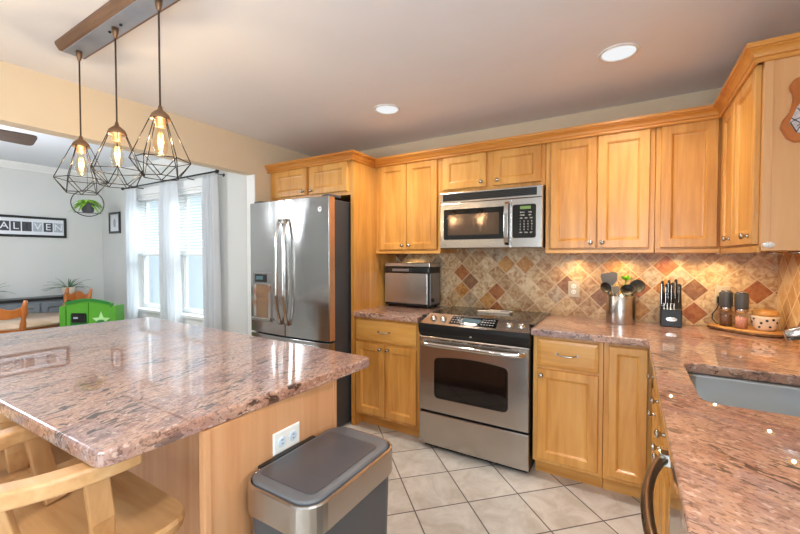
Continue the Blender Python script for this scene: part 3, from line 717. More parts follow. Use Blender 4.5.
# utensils: each stands in the crock
def utensil(name, label, mat, hm, base, top, headfn, r=.006):
    t = thing(name, label, 'utensil', base)
    b, p = Vector(base), Vector(top)
    MB().tube([b, (b+p)/2, p], r, 8).build('handle', hm, t)
    headfn(p, (p-b).normalized()).build('head', mat, t)
    return t
def spat(w0, w1, h, th=.004):
    def f(p, d):
        u = Vector((1, .2, 0)); u = (u-d*u.dot(d)).normalized(); q = d.cross(u)
        P = [(-w0/2, -.005), (w0/2, -.005), (w1/2, h*.35), (w1/2+.006, h*.85), (w1/2-.006, h), (-w1/2+.003, h*.98), (-w1/2-.004, h*.8), (-w1/2, h*.35)]
        return MB().prism([p+u*a+d*b-q*th/2 for a, b in P], q*th)
    return f
def ladle(r, sq=.5, tilt=(0, -.6, .8)):
    def f(p, d):
        a = Vector(tilt).normalized(); c = p+d*r*.9
        pr = [(r*sin(R(k)), -r*sq*cos(R(k))) for k in range(0, 91, 15)]+[(r*.93*sin(R(k)), -r*sq*.9*cos(R(k))) for k in range(90, -1, -15)]
        return MB().lathe(pr, c, a, 24)
    return f
utensil('spatula', 'wide grey flat spatula standing in the steel crock', GREYP, GREYP, (1.215, -.14, .935), (1.172, -.125, 1.155), spat(.02, .092, .085))
utensil('serving_spoon', 'black spoon leaning left out of the steel crock', BLACK, BLACK, (1.228, -.17, .935), (1.158, -.167, 1.112), ladle(.036, .4, (.5, -.8, .35)))
utensil('ladle', 'black ladle tipped over the front right rim of the steel crock', BLACK, BLACK, (1.225, -.145, .935), (1.262, -.190, 1.10), ladle(.042, .5, (0, -.75, .65)))
utensil('turner', 'small grey turner low in the steel crock beside the wide spatula', GREYP, GREYP, (1.245, -.15, .935), (1.205, -.104, 1.10), spat(.02, .045, .05))
utensil('skimmer', 'black round skimmer leaning right out of the steel crock', BLACK, BLACK, (1.225, -.19, .935), (1.305, -.145, 1.12), ladle(.046, .3, (-.15, -.85, .5)))
# green plant with pale stems behind
t = thing('succulent_plant', 'small bright green succulent on pale stems behind the crock', 'plant', (1.235, -.045, .9145))
MB().lathe([(.017, .9145), (.021, 1.02), (.018, 1.02), (.0, 1.01)], (1.235, -.038, 0), n=16).build('pot', POTG, t)
m = MB()
for k in range(22):
    a = random.random()*2*pi; r = random.random()*.02
    m.tube([(1.235+r*cos(a)*.5, -.038+r*sin(a)*.4, 1.005), (1.228+r*cos(a)*1.4, -.042+r*sin(a)*.5, 1.06), (1.224+r*cos(a)*2.2, -.048+r*sin(a)*.5, 1.14+.03*random.random())], .0022, 5)
m.build('stems', SOIL, t)
m = MB()
for k in range(26):
    a = k*2.4; e = .25+.9*(k/26); L = .045
    c = Vector((1.258, -.06, 1.188)); d = Vector((cos(a)*cos(e), sin(a)*cos(e)*.6, sin(e)))
    m.tube([c, c+d*L*.5, c+d*L], [.003, .006, .0008], 6, flat=.4)
m.tube([(1.24, -.05, 1.01), (1.25, -.055, 1.10), (1.258, -.06, 1.19)], .004, 6)
m.build('leaves', plain('bright_leaf', S(120, 190, 40), .4, var=.2, scale=40), t)
# knife block
t = thing('knife_block', 'black knife block with an oval silver badge', 'knife block', (1.5, -.12, .9145))
KX0, KX1 = 1.448, 1.556
MB().loft([[(x, -.165, .9145), (x, -.06, .9145), (x, -.045, 1.115), (x, -.085, 1.12), (x, -.138, 1.025), (x, -.155, 1.02)] for x in (KX0, KX1)]).build('block', BLACK, t, bevel=.004)
MB().loft([[(1.502+.030*k_*cos(2*pi*k/28), -.1605+.0-off, .962+.0135*k_*sin(2*pi*k/28)) for k in range(28)] for k_, off in ((1, .0), (1, .0035), (.9, .0045))]).build('badge', CHROME, t)
text('badge_text', 'OSTER', .0125, INK, t, (1.502, -.1648, .962), (R(90), 0, 0), .0003)
kn = [(1.456, -.128, 1.195, 'far left slot'), (1.478, -.122, 1.175, 'second slot from the left'), (1.492, -.095, 1.20, 'rear middle slot'), (1.507, -.118, 1.185, 'front middle slot'), (1.528, -.095, 1.205, 'rear slot toward the right'), (1.545, -.112, 1.18, 'far right slot')]
for i, (x, y, zt, w_) in enumerate(kn):
    zb = 1.07 if y > -.105 else 1.045 if y > -.12 else 1.032
    k = thing('kitchen_knife', 'black handled knife in the '+w_+' of the black block', 'knife', (x, y, zb), group='knives in the block')
    MB().tube([(x, y, zb+.010), (x, y+.005, (zb+zt)/2), (x, y+.012, zt-.01), (x, y+.013, zt)], [.0062, .0078, .0085, .005], 8, flat=1.2, up=(0, 1, 0)).build('handle', BLACK, k)
    MB().box(x-.0062, x-.0045, y-.012, y-.0085, zb+.015, zt-.02).lathe([(.007, 0), (.007, .008)], (x, y, zb+.004), (0, .08, 1), 10).build('bolster', CHROME, k)
m = MB()
for x in (1.4635, 1.480, 1.497, 1.514):
    m.box(x-.002, x+.002, -.1575, -.153, 1.0195, 1.06)
m.build('slot_divider', NICK, t)
# live edge serving board with grinders and sugar pot
t = thing('serving_board', 'live-edge wooden serving board in the counter corner', 'board', (1.85, -.17, .9145))
P = [(1.678, -.075), (1.74, -.165), (1.80, -.225), (1.87, -.262), (1.94, -.272), (1.985, -.25), (1.995, -.15), (1.96, -.06), (1.85, -.035), (1.74, -.04)]
P = rpoly(P, .018, 4); f = lambda k, z: [(1.85+(x-1.85)*k, -.15+(y+.15)*k, z) for x, y in P]
MB().loft([f(.955, .930), f(.985, .9305), f(.985, .939), f(.97, .940)]).build('board', W_BD, t)
MB().loft([f(.93, .9145), f(1.0, .922), f(1.0, .9295), f(.99, .932), f(.94, .9296)]).build('bark_edge', BARK, t)
def grinder(x, y, label, fill):
    t = thing('spice_grinder', label, 'grinder', (x, y, .9405))
    MB().lathe([(.029, .9405), (.029, 1.03), (.027, 1.032), (.0, 1.032)], (x, y, 0)).build('jar', CLEAR, t)
    MB().lathe([(.026, .943), (.026, 1.005), (.0, 1.008)], (x, y, 0)).build('filling', fill, t)
    MB().lathe([(.0295, 1.0325), (.0295, 1.05), (.029, 1.052), (0, 1.052)], (x, y, 0)).build('collar', CHROME, t)
    MB().lathe([(.030, 1.0525), (.0315, 1.06), (.0315, 1.135), (.030, 1.140), (0, 1.140)], (x, y, 0)).build('head', DGREY, t)
    MB().lathe([(.024, 1.1405), (.024, 1.148), (.02, 1.150), (0, 1.150)], (x, y, 0)).build('cap', CHROME, t)
grinder(1.765, -.118, 'pepper grinder with dark head on the serving board, nearer the charger', PEPPER)
grinder(1.8235, -.175, 'salt grinder with pink salt and dark head beside the dotted pot', PINK)
t = thing('sugar_pot', 'cream ceramic pot with dark dots and a wooden lid', 'pot', (1.912, -.175, .9405))
px, py = 1.922, -.178
prof = [(.036, .9405), (.048, .955), (.054, .975), (.062, 1.012), (.064, 1.022), (.060, 1.022), (.05, .98), (.0, .955)]
MB().lathe(prof, (px, py, 0), n=36).build('bowl', CERAM, t)
MB().lathe([(.052, 1.0225), (.056, 1.026), (.056, 1.046), (.052, 1.050), (.0, 1.050)], (px, py, 0), n=36).build('lid', W_BD, t)
m = MB()
for a, z, s in ((-150, 1.005, .0055), (-118, .985, .006), (-95, 1.0, .0065), (-70, 1.006, .006), (-48, .99, .0055), (-128, .962, .0055), (-80, .966, .0055), (-170, .985, .0075)):
    r = .0540+(z-.975)*.216+.0007 if z > .975 else .048+(z-.955)*.3+.0012
    m.cyl((px+r*cos(R(a))*.985, py+r*sin(R(a))*.985, z), (cos(R(a)), sin(R(a)), 0), s, .002, 12)
m.build('dots', BLACK, t)
# plaque and hook on the end panel
t = thing('wall_plaque', 'carved orange wooden plaque with a painted panel on the cabinet end', 'plaque', (1.80, -1.0305, 1.85))
P = [(1.757, 1.832), (1.764, 1.86), (1.782, 1.885), (1.790, 1.925), (1.789, 1.955), (1.782, 1.966), (1.781, 1.985), (1.792, 2.003), (1.815, 2.012), (1.838, 1.995), (1.842, 1.97), (1.832, 1.95), (1.850, 1.915), (1.885, 1.89), (1.900, 1.85), (1.885, 1.80), (1.84, 1.775), (1.798, 1.772), (1.775, 1.79)]
P = rpoly(P, .006, 3)
MB().loft([[(x, -1.0305, z) for x, z in P], [(x, -1.044, z) for x, z in P], [(1.82+(x-1.82)*.95, -1.048, 1.88+(z-1.88)*.97) for x, z in P]]).build('board', W_CH, t)
ip = [(1.780, 1.845), (1.800, 1.805), (1.85, 1.80), (1.880, 1.84), (1.865, 1.885), (1.82, 1.93), (1.800, 1.90)]
pp = MB().prism([(x, -1.0482, z) for x, z in ip], (0, -.0015, 0)).build('painted_panel', plain('pale_painting', S(206, 196, 196), .5, var=.25, scale=45), t)
m = MB()
for a, b in (((1.782, 1.845), (1.83, 1.87)), ((1.785, 1.86), (1.82, 1.83)), ((1.80, 1.81), (1.825, 1.86)), ((1.80, 1.895), (1.84, 1.83)), ((1.80, 1.83), (1.86, 1.86)), ((1.782, 1.845), (1.80, 1.806))):
    m.tube([(a[0], -1.05, a[1]), (b[0], -1.05, b[1])], .0016, 6)
m.build('line_drawing', INK, pp)
t = thing('adhesive_hook', 'white oval adhesive hook low on the cabinet end panel', 'hook', (1.734, -1.031, 1.394))
MB().loft([[(1.734+.0185*k_*cos(2*pi*k/28), -1.0305-off, 1.394+.0115*k_*sin(2*pi*k/28)) for k in range(28)] for k_, off in ((1, 0), (1, .004), (.85, .008), (.4, .010))], smooth=True).build('plate', PLATE, t)
MB().tube([(1.734, -1.041, 1.396), (1.734, -1.046, 1.392), (1.734, -1.047, 1.387)], [.004, .004, .003], 8).build('peg', PLATE, t)
# ================================================================== TRASH CAN
t = thing('trash_can', 'charcoal rectangular trash can with a steel rim beside the island', 'trash can', (.44, -2.03, 0))
def tr(i, z, r=.07): return [(x, y, z) for x, y in rrect(.306+i, .594-i, -2.318+i, -1.876-i, max(r-i, .01))]
MB().loft([tr(.035, .001), tr(.03, .01), tr(.012, .612)]).build('bin', DGREY, t)
MB().loft([tr(.012, .6125), tr(0, .6125), tr(0, .692), tr(.003, .696), tr(.008, .696), tr(.012, .692)], ring=True).build('rim', ST_X, t)
ld_ = MB().loft([tr(.013, .670), tr(.013, .698), tr(.018, .703), tr(.03, .704)]).build('lid', LGREY, t)
MB().loft([[(x, y, z) for x, y in rrect(.335, .555, -2.27, -1.95, .025)] for z in (.7042, .7055)]).build('lid_panel', plain('lid_panel_grey', S(72, 72, 76), .3), ld_, bevel=.001)
MB().box(.2975, .3155, -2.24, -2.0, .66, .70).build('lid_hinge', BLACK, t, bevel=.003)
# ================================================================== STOOLS
def stool(loc, rz, label):
    t = thing('counter_stool', label, 'stool', (0, 0, 0), 0, 'blond counter stools')
    zs = .65
    P = rpoly([(-.262, -.21), (.262, -.21), (.25, .22), (-.25, .22)], .085, 7)
    f = lambda k, z: [(x*k, y*k, z) for x, y in P]
    m = MB(); m.loft([f(.94, zs-.042), f(.99, zs-.032), f(1.0, zs-.012), f(.985, zs), f(.86, zs-.004), f(.45, zs-.012)]); m.build('seat', W_ST, t)
    # curved arm and back rail
    pts = []
    for k in range(25):
        a = R(-10+200*k/24); pts.append((.205*cos(a), .045-.285*sin(a) if sin(a) > 0 else .045-.19*sin(a)*1.6, zs+.20))
    MB().bar(pts, .055, .040).build('arm_rail', W_ST, t, bevel=.008, seg=3)
    for dg in (4, 40, 90, 140, 176):
        a = R(dg); p = Vector((.198*cos(a), .03-.27*sin(a), zs+.18)); b = Vector((.15*cos(a), .03-.185*sin(a), zs-.008)) if 4 < dg < 176 else Vector((.15*(1 if cos(a) > 0 else -1), .04, zs-.008))
        MB().bar([b, (b*.6+p*.4)+Vector((.012*cos(a), -.012*sin(a), 0)), p], .050 if dg in (4, 176) else .035, .022, up=(cos(a), -sin(a), 0)).build('spindle', W_STV, t, bevel=.004)
    legs = []
    for sx in (-1, 1):
        for sy in (-1, 1):
            b = Vector((sx*.22, sy*.20, .001)); p = Vector((sx*.15, sy*.14, zs-.04))
            MB().tube([b, b*.5+p*.5, p], [.016, .021, .019], 10).build('leg', W_STV, t)
    at = lambda sx, sy, z: Vector((sx*(.22-.07*z/.61), sy*(.20-.06*z/.61), z))
    for a, b, z in (((-1, 1), (1, 1), .2), ((-1, -1), (1, -1), .26), ((-1, -1), (-1, 1), .33), ((1, -1), (1, 1), .33)):
        MB().tube([at(*a, z), at(*b, z)], .011, 8).build('stretcher', W_ST, t)
    t.location = loc; t.rotation_euler = (0, 0, rz)
    return t
s1 = stool((.01, -2.635, 0), 0, 'blond wood stool with curved arm rail at the near corner of the island')
s2 = copy_tree(s1, None, (-.61, -2.635, 0), 0, 'blond wood stool partly cut off at the picture edge under the island')
# ================================================================== PENDANT LIGHT
PX = (-.98, -.615, -.265); PY = -.0-2.226; PZ = 1.875
t = thing('pendant_light', 'three wire-cage pendants hanging from one brown ceiling bar above the island', 'light', (-.62, PY, ZC))
cb = MB(); 
f = lambda k, z: [(x, y, z) for x, y in ((-1.072+k, PY-.062+k), (-.165-k, PY-.062+k), (-.165-k, PY+.062-k), (-1.072+k, PY+.062-k))]
cb = cb.loft([f(0, ZC-.0005), f(0, ZC-.012), f(.012, ZC-.04), f(.02, ZC-.042)]).build('canopy', W_GR, t)
MB().loft([f(.022, ZC-.0422), f(.024, ZC-.0455)]).build('canopy_plate', plain('blue_grey_plate', S(150, 156, 170), .4, metal=.3), t)
for x in (-.665, -.565): MB().lathe([(.006, 0), (.006, .004), (.004, .006), (0, .006)], (x, PY, ZC-.0458), (0, 0, -1), 12).build('screw', BLACK, t)
for i, x in enumerate(PX):
    MB().lathe([(.013, ZC-.0458), (.012, ZC-.065), (.007, ZC-.085), (.004, ZC-.09)], (x, PY, 0)).build('cord_collar', SOCKET, t)
    MB().tube([(x, PY, ZC-.088), (x, PY, 2.1), (x, PY, PZ+.045)], .0035, 8).build('cord', CORDM, t)
    so = MB().lathe([(.006, PZ+.05), (.009, PZ+.035), (.018, PZ+.028), (.03, PZ+.016), (.036, PZ), (.034, PZ-.004), (.018, PZ-.004), (.018, PZ-.03), (.0, PZ-.03)], (x, PY, 0)).build('socket', SOCKET, t)
    cg = MB(); n = 6; a0 = R(12+25*i)
    T = [Vector((x+.036*cos(a0+2*pi*k/n), PY+.036*sin(a0+2*pi*k/n), PZ-.002)) for k in range(n)]
    M_ = [Vector((x+.101*cos(a0+2*pi*k/n), PY+.101*sin(a0+2*pi*k/n), PZ-.158)) for k in range(n)]
    B_ = [Vector((x+.064*cos(a0+2*pi*(k+.5)/n), PY+.064*sin(a0+2*pi*(k+.5)/n), PZ-.222)) for k in range(n)]
    r = .0019
    for k in range(n):
        k2 = (k+1) % n
        for a, b in ((T[k], M_[k]), (M_[k], M_[k2]), (M_[k], B_[k]), (M_[k2], B_[k]), (B_[k], B_[k2]), (T[k], T[k2])): cg.tube([a, b], r, 5)
    cg.build('cage', WIRE, t)
    bl = MB().lathe([(.012, PZ-.031), (.014, PZ-.045), (.021, PZ-.075), (.025, PZ-.10), (.022, PZ-.122), (.014, PZ-.137), (0, PZ-.141)], (x, PY, 0), n=20).build('bulb', BULB, so)
    fm = MB()
    for k in range(6):
        a = 2*pi*k/6; fm.tube([(x+.006*cos(a), PY+.006*sin(a), PZ-.055), (x+.010*cos(a+.4), PY+.010*sin(a+.4), PZ-.085), (x+.005*cos(a+.6), PY+.005*sin(a+.6), PZ-.118)], .0012, 5)
    fm.build('filament', FIL, so)
    l = bpy.data.lights.new('pendant_bulb_light', 'POINT'); l.energy = 7; l.color = (1, .78, .52); l.shadow_soft_size = .010
    o = bpy.data.objects.new('pendant_bulb_light', l); COL.objects.link(o); o.location = (x, PY, PZ-.088)
# ================================================================== DOWNLIGHTS
CANS = [(-.179, -.768, 'recessed ceiling downlight nearer the refrigerator'), (1.218, -.79, 'recessed ceiling downlight nearer the right wall cabinet'), (-.18, -3.4, 'unseen recessed downlight added for fill behind the island stools'), (1.2, -2.75, 'unseen recessed downlight added for fill above the dishwasher')]  # the last two are out of view, added as fill
for x, y, lb in CANS:
    t = thing('ceiling_light', lb, 'light', (x, y, ZC), group='recessed ceiling downlights')
    MB().lathe([(.092, ZC-.0005), (.090, ZC-.006), (.080, ZC-.008), (.076, ZC-.003), (.076, ZC-.0005)], (x, y, 0), n=36).build('trim_ring', WHITE, t)
    MB().lathe([(.0755, ZC-.003), (.07, ZC-.0045), (0, ZC-.005)], (x, y, 0), n=36).build('lens', LENS, t)
    l = bpy.data.lights.new('downlight_lamp', 'SPOT'); l.energy = 62; l.color = (1, .91, .80); l.spot_size = R(150); l.spot_blend = 1; l.shadow_soft_size = .07
    o = bpy.data.objects.new('downlight_lamp', l); COL.objects.link(o); o.location = (x, y, ZC-.02)
# under-cabinet puck lights
for x, y, lb in ((-.36, -.13, 'puck light under the wall cabinet above the toaster oven'), (.95, -.12, 'puck light under the wall cabinet above the wall outlet'), (1.24, -.12, 'puck light under the wall cabinet above the utensil crock'),
                 (1.51, -.11, 'puck light under the corner cabinet above the knife block'), (1.72, -.14, 'puck light under the corner cabinet above the grinders'),
                 (1.89, -.44, 'puck light under the right wall cabinet near its corner'), (1.89, -.77, 'puck light under the right wall cabinet near its end panel')):
    t = thing('puck_light', lb, 'light', (x, y, 1.372), group='puck lights under the wall cabinets')
    MB().lathe([(.034, 1.3715), (.034, 1.362), (.031, 1.359), (.029, 1.362), (.029, 1.3715)], (x, y, 0), n=24).build('ring', NICK, t)
    MB().lathe([(.0285, 1.363), (.026, 1.3605), (0, 1.360)], (x, y, 0), n=24).build('lens', PUCK, t)
    l = bpy.data.lights.new('puck_lamp', 'SPOT'); l.energy = 3.6; l.color = (1, .72, .36); l.spot_size = R(160); l.spot_blend = .8; l.shadow_soft_size = .006
    o = bpy.data.objects.new('puck_lamp', l); COL.objects.link(o); o.location = (x, y, 1.354)
# ================================================================== DINING ROOM
def leaf_strip(m, base, dirv, L, w, droop, n=7):
    b = Vector(base); d = Vector(dirv).normalized(); h = Vector((d.x, d.y, 0)); s = Vector((-d.y, d.x, 0)).normalized() if h.length > .05 else Vector((1, 0, 0))
    up = []; lo = []
    for k in range(n+1):
        u = k/n; c = b+d*L*u+Vector((0, 0, -droop*u*u*L)); ww = w*(.5+1.1*u-1.55*u*u+.0) if u < 1 else .0005
        ww = max(ww, .0006)
        up.append((c-s*ww, c+Vector((0, 0, .0012)), c+s*ww, c-Vector((0, 0, .0012+.15*ww))))
    return m.loft([list(q) for q in up], smooth=True)
# curtains
def curtain(label, x0, x1, z0, z1, y, folds, ph):
    m = MB(); n = folds*10; P1 = []; P2 = []
    zs = [z1, z1-.04, z1-.25, (z0+z1)/2, z0+.3, z0]
    loops = []
    for z in zs:
        k_ = 1 if z > z1-.1 else 1.0+.05*(z1-z); A = .018 if z > z1-.1 else .030
        cx = (x0+x1)/2
        f_ = [(cx+(x0-cx+(x1-x0)*k/n)*k_, y+A*sin(2*pi*folds*k/n+ph)+.008*sin(2*pi*folds*.43*k/n+z*2), z) for k in range(n+1)]
        b_ = [(px_, py_+.003, z) for px_, py_, z in f_[::-1]]
        loops.append(f_+b_)
    m.loft(loops, smooth=True)
    return tag(m.build('curtain', SHEER), label, 'curtain', 'white sheer curtains')
YC = -.885
curtain('white sheer curtain panel beside the small framed picture', -3.63, -3.44, .05, 2.10, YC, 4, 0)
curtain('white sheer curtain panel hanging between the two dining windows', -2.93, -2.61, .05, 2.10, YC, 5, 1)
curtain('white sheer curtain panel nearest the refrigerator', -2.15, -1.96, .05, 2.10, YC, 5, 2)
t = thing('curtain_rod', 'thin black curtain rod above the dining windows', 'curtain rod', (-2.8, YC, 2.115))
MB().tube([(-3.72, YC, 2.118), (-1.95, YC, 2.118)], .008, 10).build('rod', BMATT, t)
for x in (-3.72, -1.95): MB().lathe([(.008, -.012), (.017, 0), (.017, .012), (.008, .022), (0, .024)], (x, YC, 2.118), (-1 if x < -3 else 1, 0, 0), 14).build('finial', BMATT, t)
for x in (-3.40, -2.42, -1.97): MB().tube([(x, YW-.0005, 2.10), (x, YC+.02, 2.10), (x, YC, 2.107)], .005, 8).cyl((x, YW-.004, 2.10), (0, 1, 0), .016, .0035, 12).build('bracket', BMATT, t)
# blinds
for i, (a, b) in enumerate(WX):
    t = thing('window_blind', ['white slatted blind half drawn in the far dining window', 'white slatted blind half drawn in the dining window nearer the refrigerator'][i], 'blind', ((a+b)/2, YW+.03, 2.0), group='white window blinds')
    MB().box(a+.025, b-.025, YW+.008, YW+.045, 1.975, 2.008).build('headrail', WHITE, t)
    m = MB(); n = 19
    for k in range(n):
        z = 1.965-.031*k
        m.prism([(a+.028, YW+.010, z-.008), (a+.028, YW+.012, z-.006), (a+.028, YW+.042, z+.009), (a+.028, YW+.040, z+.007)], (b-a-.056, 0, 0))
    m.build('slats', BLIND, t)
    MB().box(a+.028, b-.028, YW+.010, YW+.042, 1.352, 1.374).build('bottom_rail', WHITE, t, bevel=.003)
    for x in (a+.12, b-.12): MB().tube([(x, YW+.026, 1.975), (x, YW+.026, 1.37)], .0012, 5).build('ladder_cord', WHITE, t)
# framed letter art on the dining wall
t = thing('framed_picture', 'long black-framed letter art on the grey dining wall', 'picture', (XD, -1.6, 1.67))
y0, y1, z0, z1 = -1.915, -1.168, 1.557, 1.790
m = MB(); fr = .026
m.box(XD+.001, XD+.022, y0, y1, z0, z0+fr); m.box(XD+.001, XD+.022, y0, y1, z1-fr, z1); m.box(XD+.001, XD+.022, y0, y0+fr, z0+fr, z1-fr); m.box(XD+.001, XD+.022, y1-fr, y1, z0+fr, z1-fr)
m.build('frame', SBLACK, t, bevel=.003)
mt = MB().box(XD+.001, XD+.010, y0+fr, y1-fr, z0+fr, z1-fr).build('mat_board', PAPER, t)
letters = ['F', 'A', 'L', 'I', 'V', 'E', 'N']
for i, ch in enumerate(letters):
    w_ = .080; yc = y1-.076-(6-i)*.0905; zc = (z0+z1)/2
    MB().box(XD+.0102, XD+.012, yc-w_/2, yc+w_/2, zc-.052, zc+.052).build('letter_photo', INK if i in (0, 1, 2, 3, 5) else INKL, t)
    text('letter', ch, .105, PAPER if i != 3 else SBLACK, t, (XD+.0125, yc, zc), (R(90), 0, R(90)), .0003)
t = thing('framed_picture', 'small black-framed sketch on the wall beside the dining window', 'picture', (-4.13, YW, 1.75))
x0, x1, z0, z1 = -4.293, -3.985, 1.622, 1.880; x0 = -4.262; fr = .026
m = MB(); m.box(x0, x1, YW-.02, YW-.001, z0, z0+fr); m.box(x0, x1, YW-.02, YW-.001, z1-fr, z1); m.box(x0, x0+fr, YW-.02, YW-.001, z0+fr, z1-fr); m.box(x1-fr, x1, YW-.02, YW-.001, z0+fr, z1-fr)
m.build('frame', SBLACK, t, bevel=.003)
MB().box(x0+fr, x1-fr, YW-.010, YW-.001, z0+fr, z1-fr).build('mat_board', PAPER, t)
MB().prism([(-4.15, YW-.0102, 1.70), (-4.10, YW-.0102, 1.70), (-4.09, YW-.0102, 1.76), (-4.11, YW-.0102, 1.80), (-4.14, YW-.0102, 1.80), (-4.16, YW-.0102, 1.76)], (0, -.001, 0)).build('sketch', INKL, t)
# sideboard
t = thing('sideboard', 'low grey sideboard with a black top along the dining wall', 'sideboard', (-4.3, -1.9, 0))
MB().box(-4.455, -4.215, -2.75, -1.04, .858, .888).build('top', SBLACK, t, bevel=.003)
MB().box(-4.45, -4.235, -2.72, -1.06, .08, .8575).build('body', SGREY, t, bevel=.003)
for k in range(4):
    d = MB().panel((-4.2345, -2.70+k*.41, .11), (0, 1, 0), (0, 0, 1), (1, 0, 0), .39, .72, .018, .05).build('door', SGREY, t)
    knob(d, (-4.2165, -2.70+k*.41+(.35 if k % 2 == 0 else .04), .50), (1, 0, 0))
for y in (-2.70, -1.08):
    for x in (-4.43, -4.26): MB().box(x-.018, x+.018, y-.018, y+.018, .001, .0795).build('foot', SBLACK, t)
# plants on the sideboard
def spider(label, x, y, zb, ang0, N=30, L0=.25):
    t = thing('spider_plant', label, 'plant', (x, y, zb), group='plants on the sideboard')
    MB().lathe([(.045, zb), (.058, zb+.02), (.066, zb+.09), (.064, zb+.095), (.058, zb+.09), (.05, zb+.075), (0, zb+.075)], (x, y, 0)).build('pot', CERAM, t)
    m = MB()
    for k in range(N):
        a = ang0+k*2.399; e = .35+.8*random.random(); L = L0*(.65+.5*random.random())
        leaf_strip(m, (x+.02*cos(a), y+.02*sin(a), zb+.075), (cos(a)*cos(e), sin(a)*cos(e), sin(e)), L, .007, .42)
    m.build('leaves', LEAFD, t)
spider('spider plant in a white pot at the window end of the sideboard', -4.335, -1.20, .8885, .3)
spider('leafy plant on the sideboard whose leaf tips enter at the picture edge', -4.335, -1.86, .8885, 1.1, 20, .2)
# dining table
t = thing('dining_table', 'round pale oak dining table seen past the island', 'table', (-3.66, -1.90, 0))
c = (-3.66, -1.90, 0)
MB().lathe([(.47, .715), (.515, .722), (.525, .735), (.518, .748), (.0, .750)], c, n=56).build('tabletop', W_TB, t)
MB().lathe([(.40, .66), (.42, .66), (.42, .7145), (.40, .7145)], c, n=40).build('apron', W_CH, t)
MB().lathe([(.06, .16), (.085, .22), (.05, .34), (.07, .46), (.05, .56), (.10, .66)], c, n=24).build('pedestal', W_CH, t)
for k in range(4):
    a = pi/4+k*pi/2
    MB().tube([(c[0]+.05*cos(a), c[1]+.05*sin(a), .2), (c[0]+.2*cos(a), c[1]+.2*sin(a), .13), (c[0]+.36*cos(a), c[1]+.36*sin(a), .026)], [.035, .03, .024], 10).build('foot', W_CH, t)
# dining chairs (local: seat towards +y, back at y = -.2)
def chair(loc, rz, label):
    t = thing('dining_chair', label, 'chair', (0, 0, 0), 0, 'orange oak dining chairs')
    P = rpoly([(-.19, -.19), (.19, -.19), (.22, .21), (-.22, .21)], .05)
    MB().loft([[(x, y, .43) for x, y in P], [(x, y, .452) for x, y in P], [(x*.95, y*.95, .458) for x, y in P]]).build('seat', W_CH, t)
    for s in (-1, 1):
        pr = [.015, .019, .016, .020, .013, .021, .024, .014, .021, .021, .014, .024, .022, .017, .012]
        pts = [(s*(.165+.035*k/14), -.165-.085*(k/14)**1.4, .458+.53*k/14) for k in range(15)]
        MB().tube(pts, pr, 10).build('back_post', W_CH, t)
        MB().tube([(s*.185, .17, .4295), (s*.19, .18, .2), (s*.2, .19, .001)], [.02, .024, .014], 10).build('leg', W_CH, t)
        MB().tube([(s*.16, -.16, .4295), (s*.175, -.18, .2), (s*.19, -.21, .001)], [.02, .024, .014], 10).build('leg', W_CH, t)
        MB().tube([(s*.188, .178, .22), (s*.176, -.178, .22)], .011, 8).build('stretcher', W_CH, t)
    for zc, h, bow in ((.895, .085, .02), (.735, .05, .014)):
        n = 16; loops = []
        for k in range(n+1):
            u = 2*k/n-1; x = u*.185; y = -.225+.02*u*u-.02+(.0 if zc > .8 else .03); top = h/2+(bow*cos(u*pi*1.5) if zc > .8 else bow*.6*cos(u*pi)); bot = -h/2+.3*bow*cos(u*pi*2)
            loops.append([(x, y-.009, zc+bot), (x, y+.009, zc+bot), (x, y+.009, zc+top), (x, y-.009, zc+top)])
        MB().loft(loops).build('back_rail', W_CH, t, bevel=.004)
    t.location = loc; t.rotation_euler = (0, 0, rz)
    return t
c1 = chair((-3.16, -2.11, 0), R(82), 'orange oak dining chair at the near side of the round table')
c2 = copy_tree(c1, None, (-3.92, -1.47, 0), R(191), 'orange oak dining chair beyond the round table by the sideboard')
# green play panel
A = Vector((-3.145, -1.655, 0)); B = Vector((-2.70, -1.385, 0)); ax = (B-A).normalized(); nv = Vector((ax.y, -ax.x, 0)); L = (B-A).length
ang = math.atan2(ax.y, ax.x)
t = thing('toy_play_stand', 'bright green plastic toy stand with a star and small black screen', 'toy', A, ang)
def lp(a, d, z): return A+ax*a+nv*d+Vector((0, 0, z))
tp = [(.06+(L-.12)*k/14, .918+.034*sin(pi*k/14)) for k in range(15)]
P = [(.06, .001), (L-.06, .001)]+tp[::-1]
MB().prism([lp(a, 0, z) for a, z in P], -nv*.05).build('back_board', GRN, t, bevel=.006)
lin = MB()
lin.loft([[lp(.058+(L-.116)*k/14, .001, .928+.034*sin(pi*k/14)), lp(.058+(L-.116)*k/14, .012, .928+.034*sin(pi*k/14)), lp(.058+(L-.116)*k/14, .012, .905+.034*sin(pi*k/14)), lp(.058+(L-.116)*k/14, .001, .905+.034*sin(pi*k/14))] for k in range(15)]); lin.build('top_lip', GRN2, t)
for a0, a1 in ((0, .058), (L-.058, L)):
    MB().prism([lp(a0, .01, .001), lp(a1, .01, .001), lp(a1, .01, .905), lp(a0, .01, .885)], -nv*.11).build('side_post', GRN, t, bevel=.012, seg=3)
MB().prism([lp(L/2-.004, .0005, .5), lp(L/2+.004, .0005, .5), lp(L/2+.004, .0005, .925), lp(L/2-.004, .0005, .925)], nv*.006).build('centre_ridge', GRN, t)
MB().prism([lp(.10, .0005, .55), lp(.25, .0005, .55), lp(.25, .0005, .815), lp(.10, .0005, .815)], nv*.004).build('recess', GRN2, t)
sc_ = MB().prism([lp(.118, .005, .745), lp(.245, .005, .745), lp(.245, .005, .83), lp(.118, .005, .83)], nv*.012).build('screen', BLACK, t, bevel=.004)
MB().prism([lp(.14, .0175, .78), lp(.18, .0175, .78), lp(.18, .0175, .795), lp(.14, .0175, .795)], nv*.001).build('screen_mark', INKL, t)
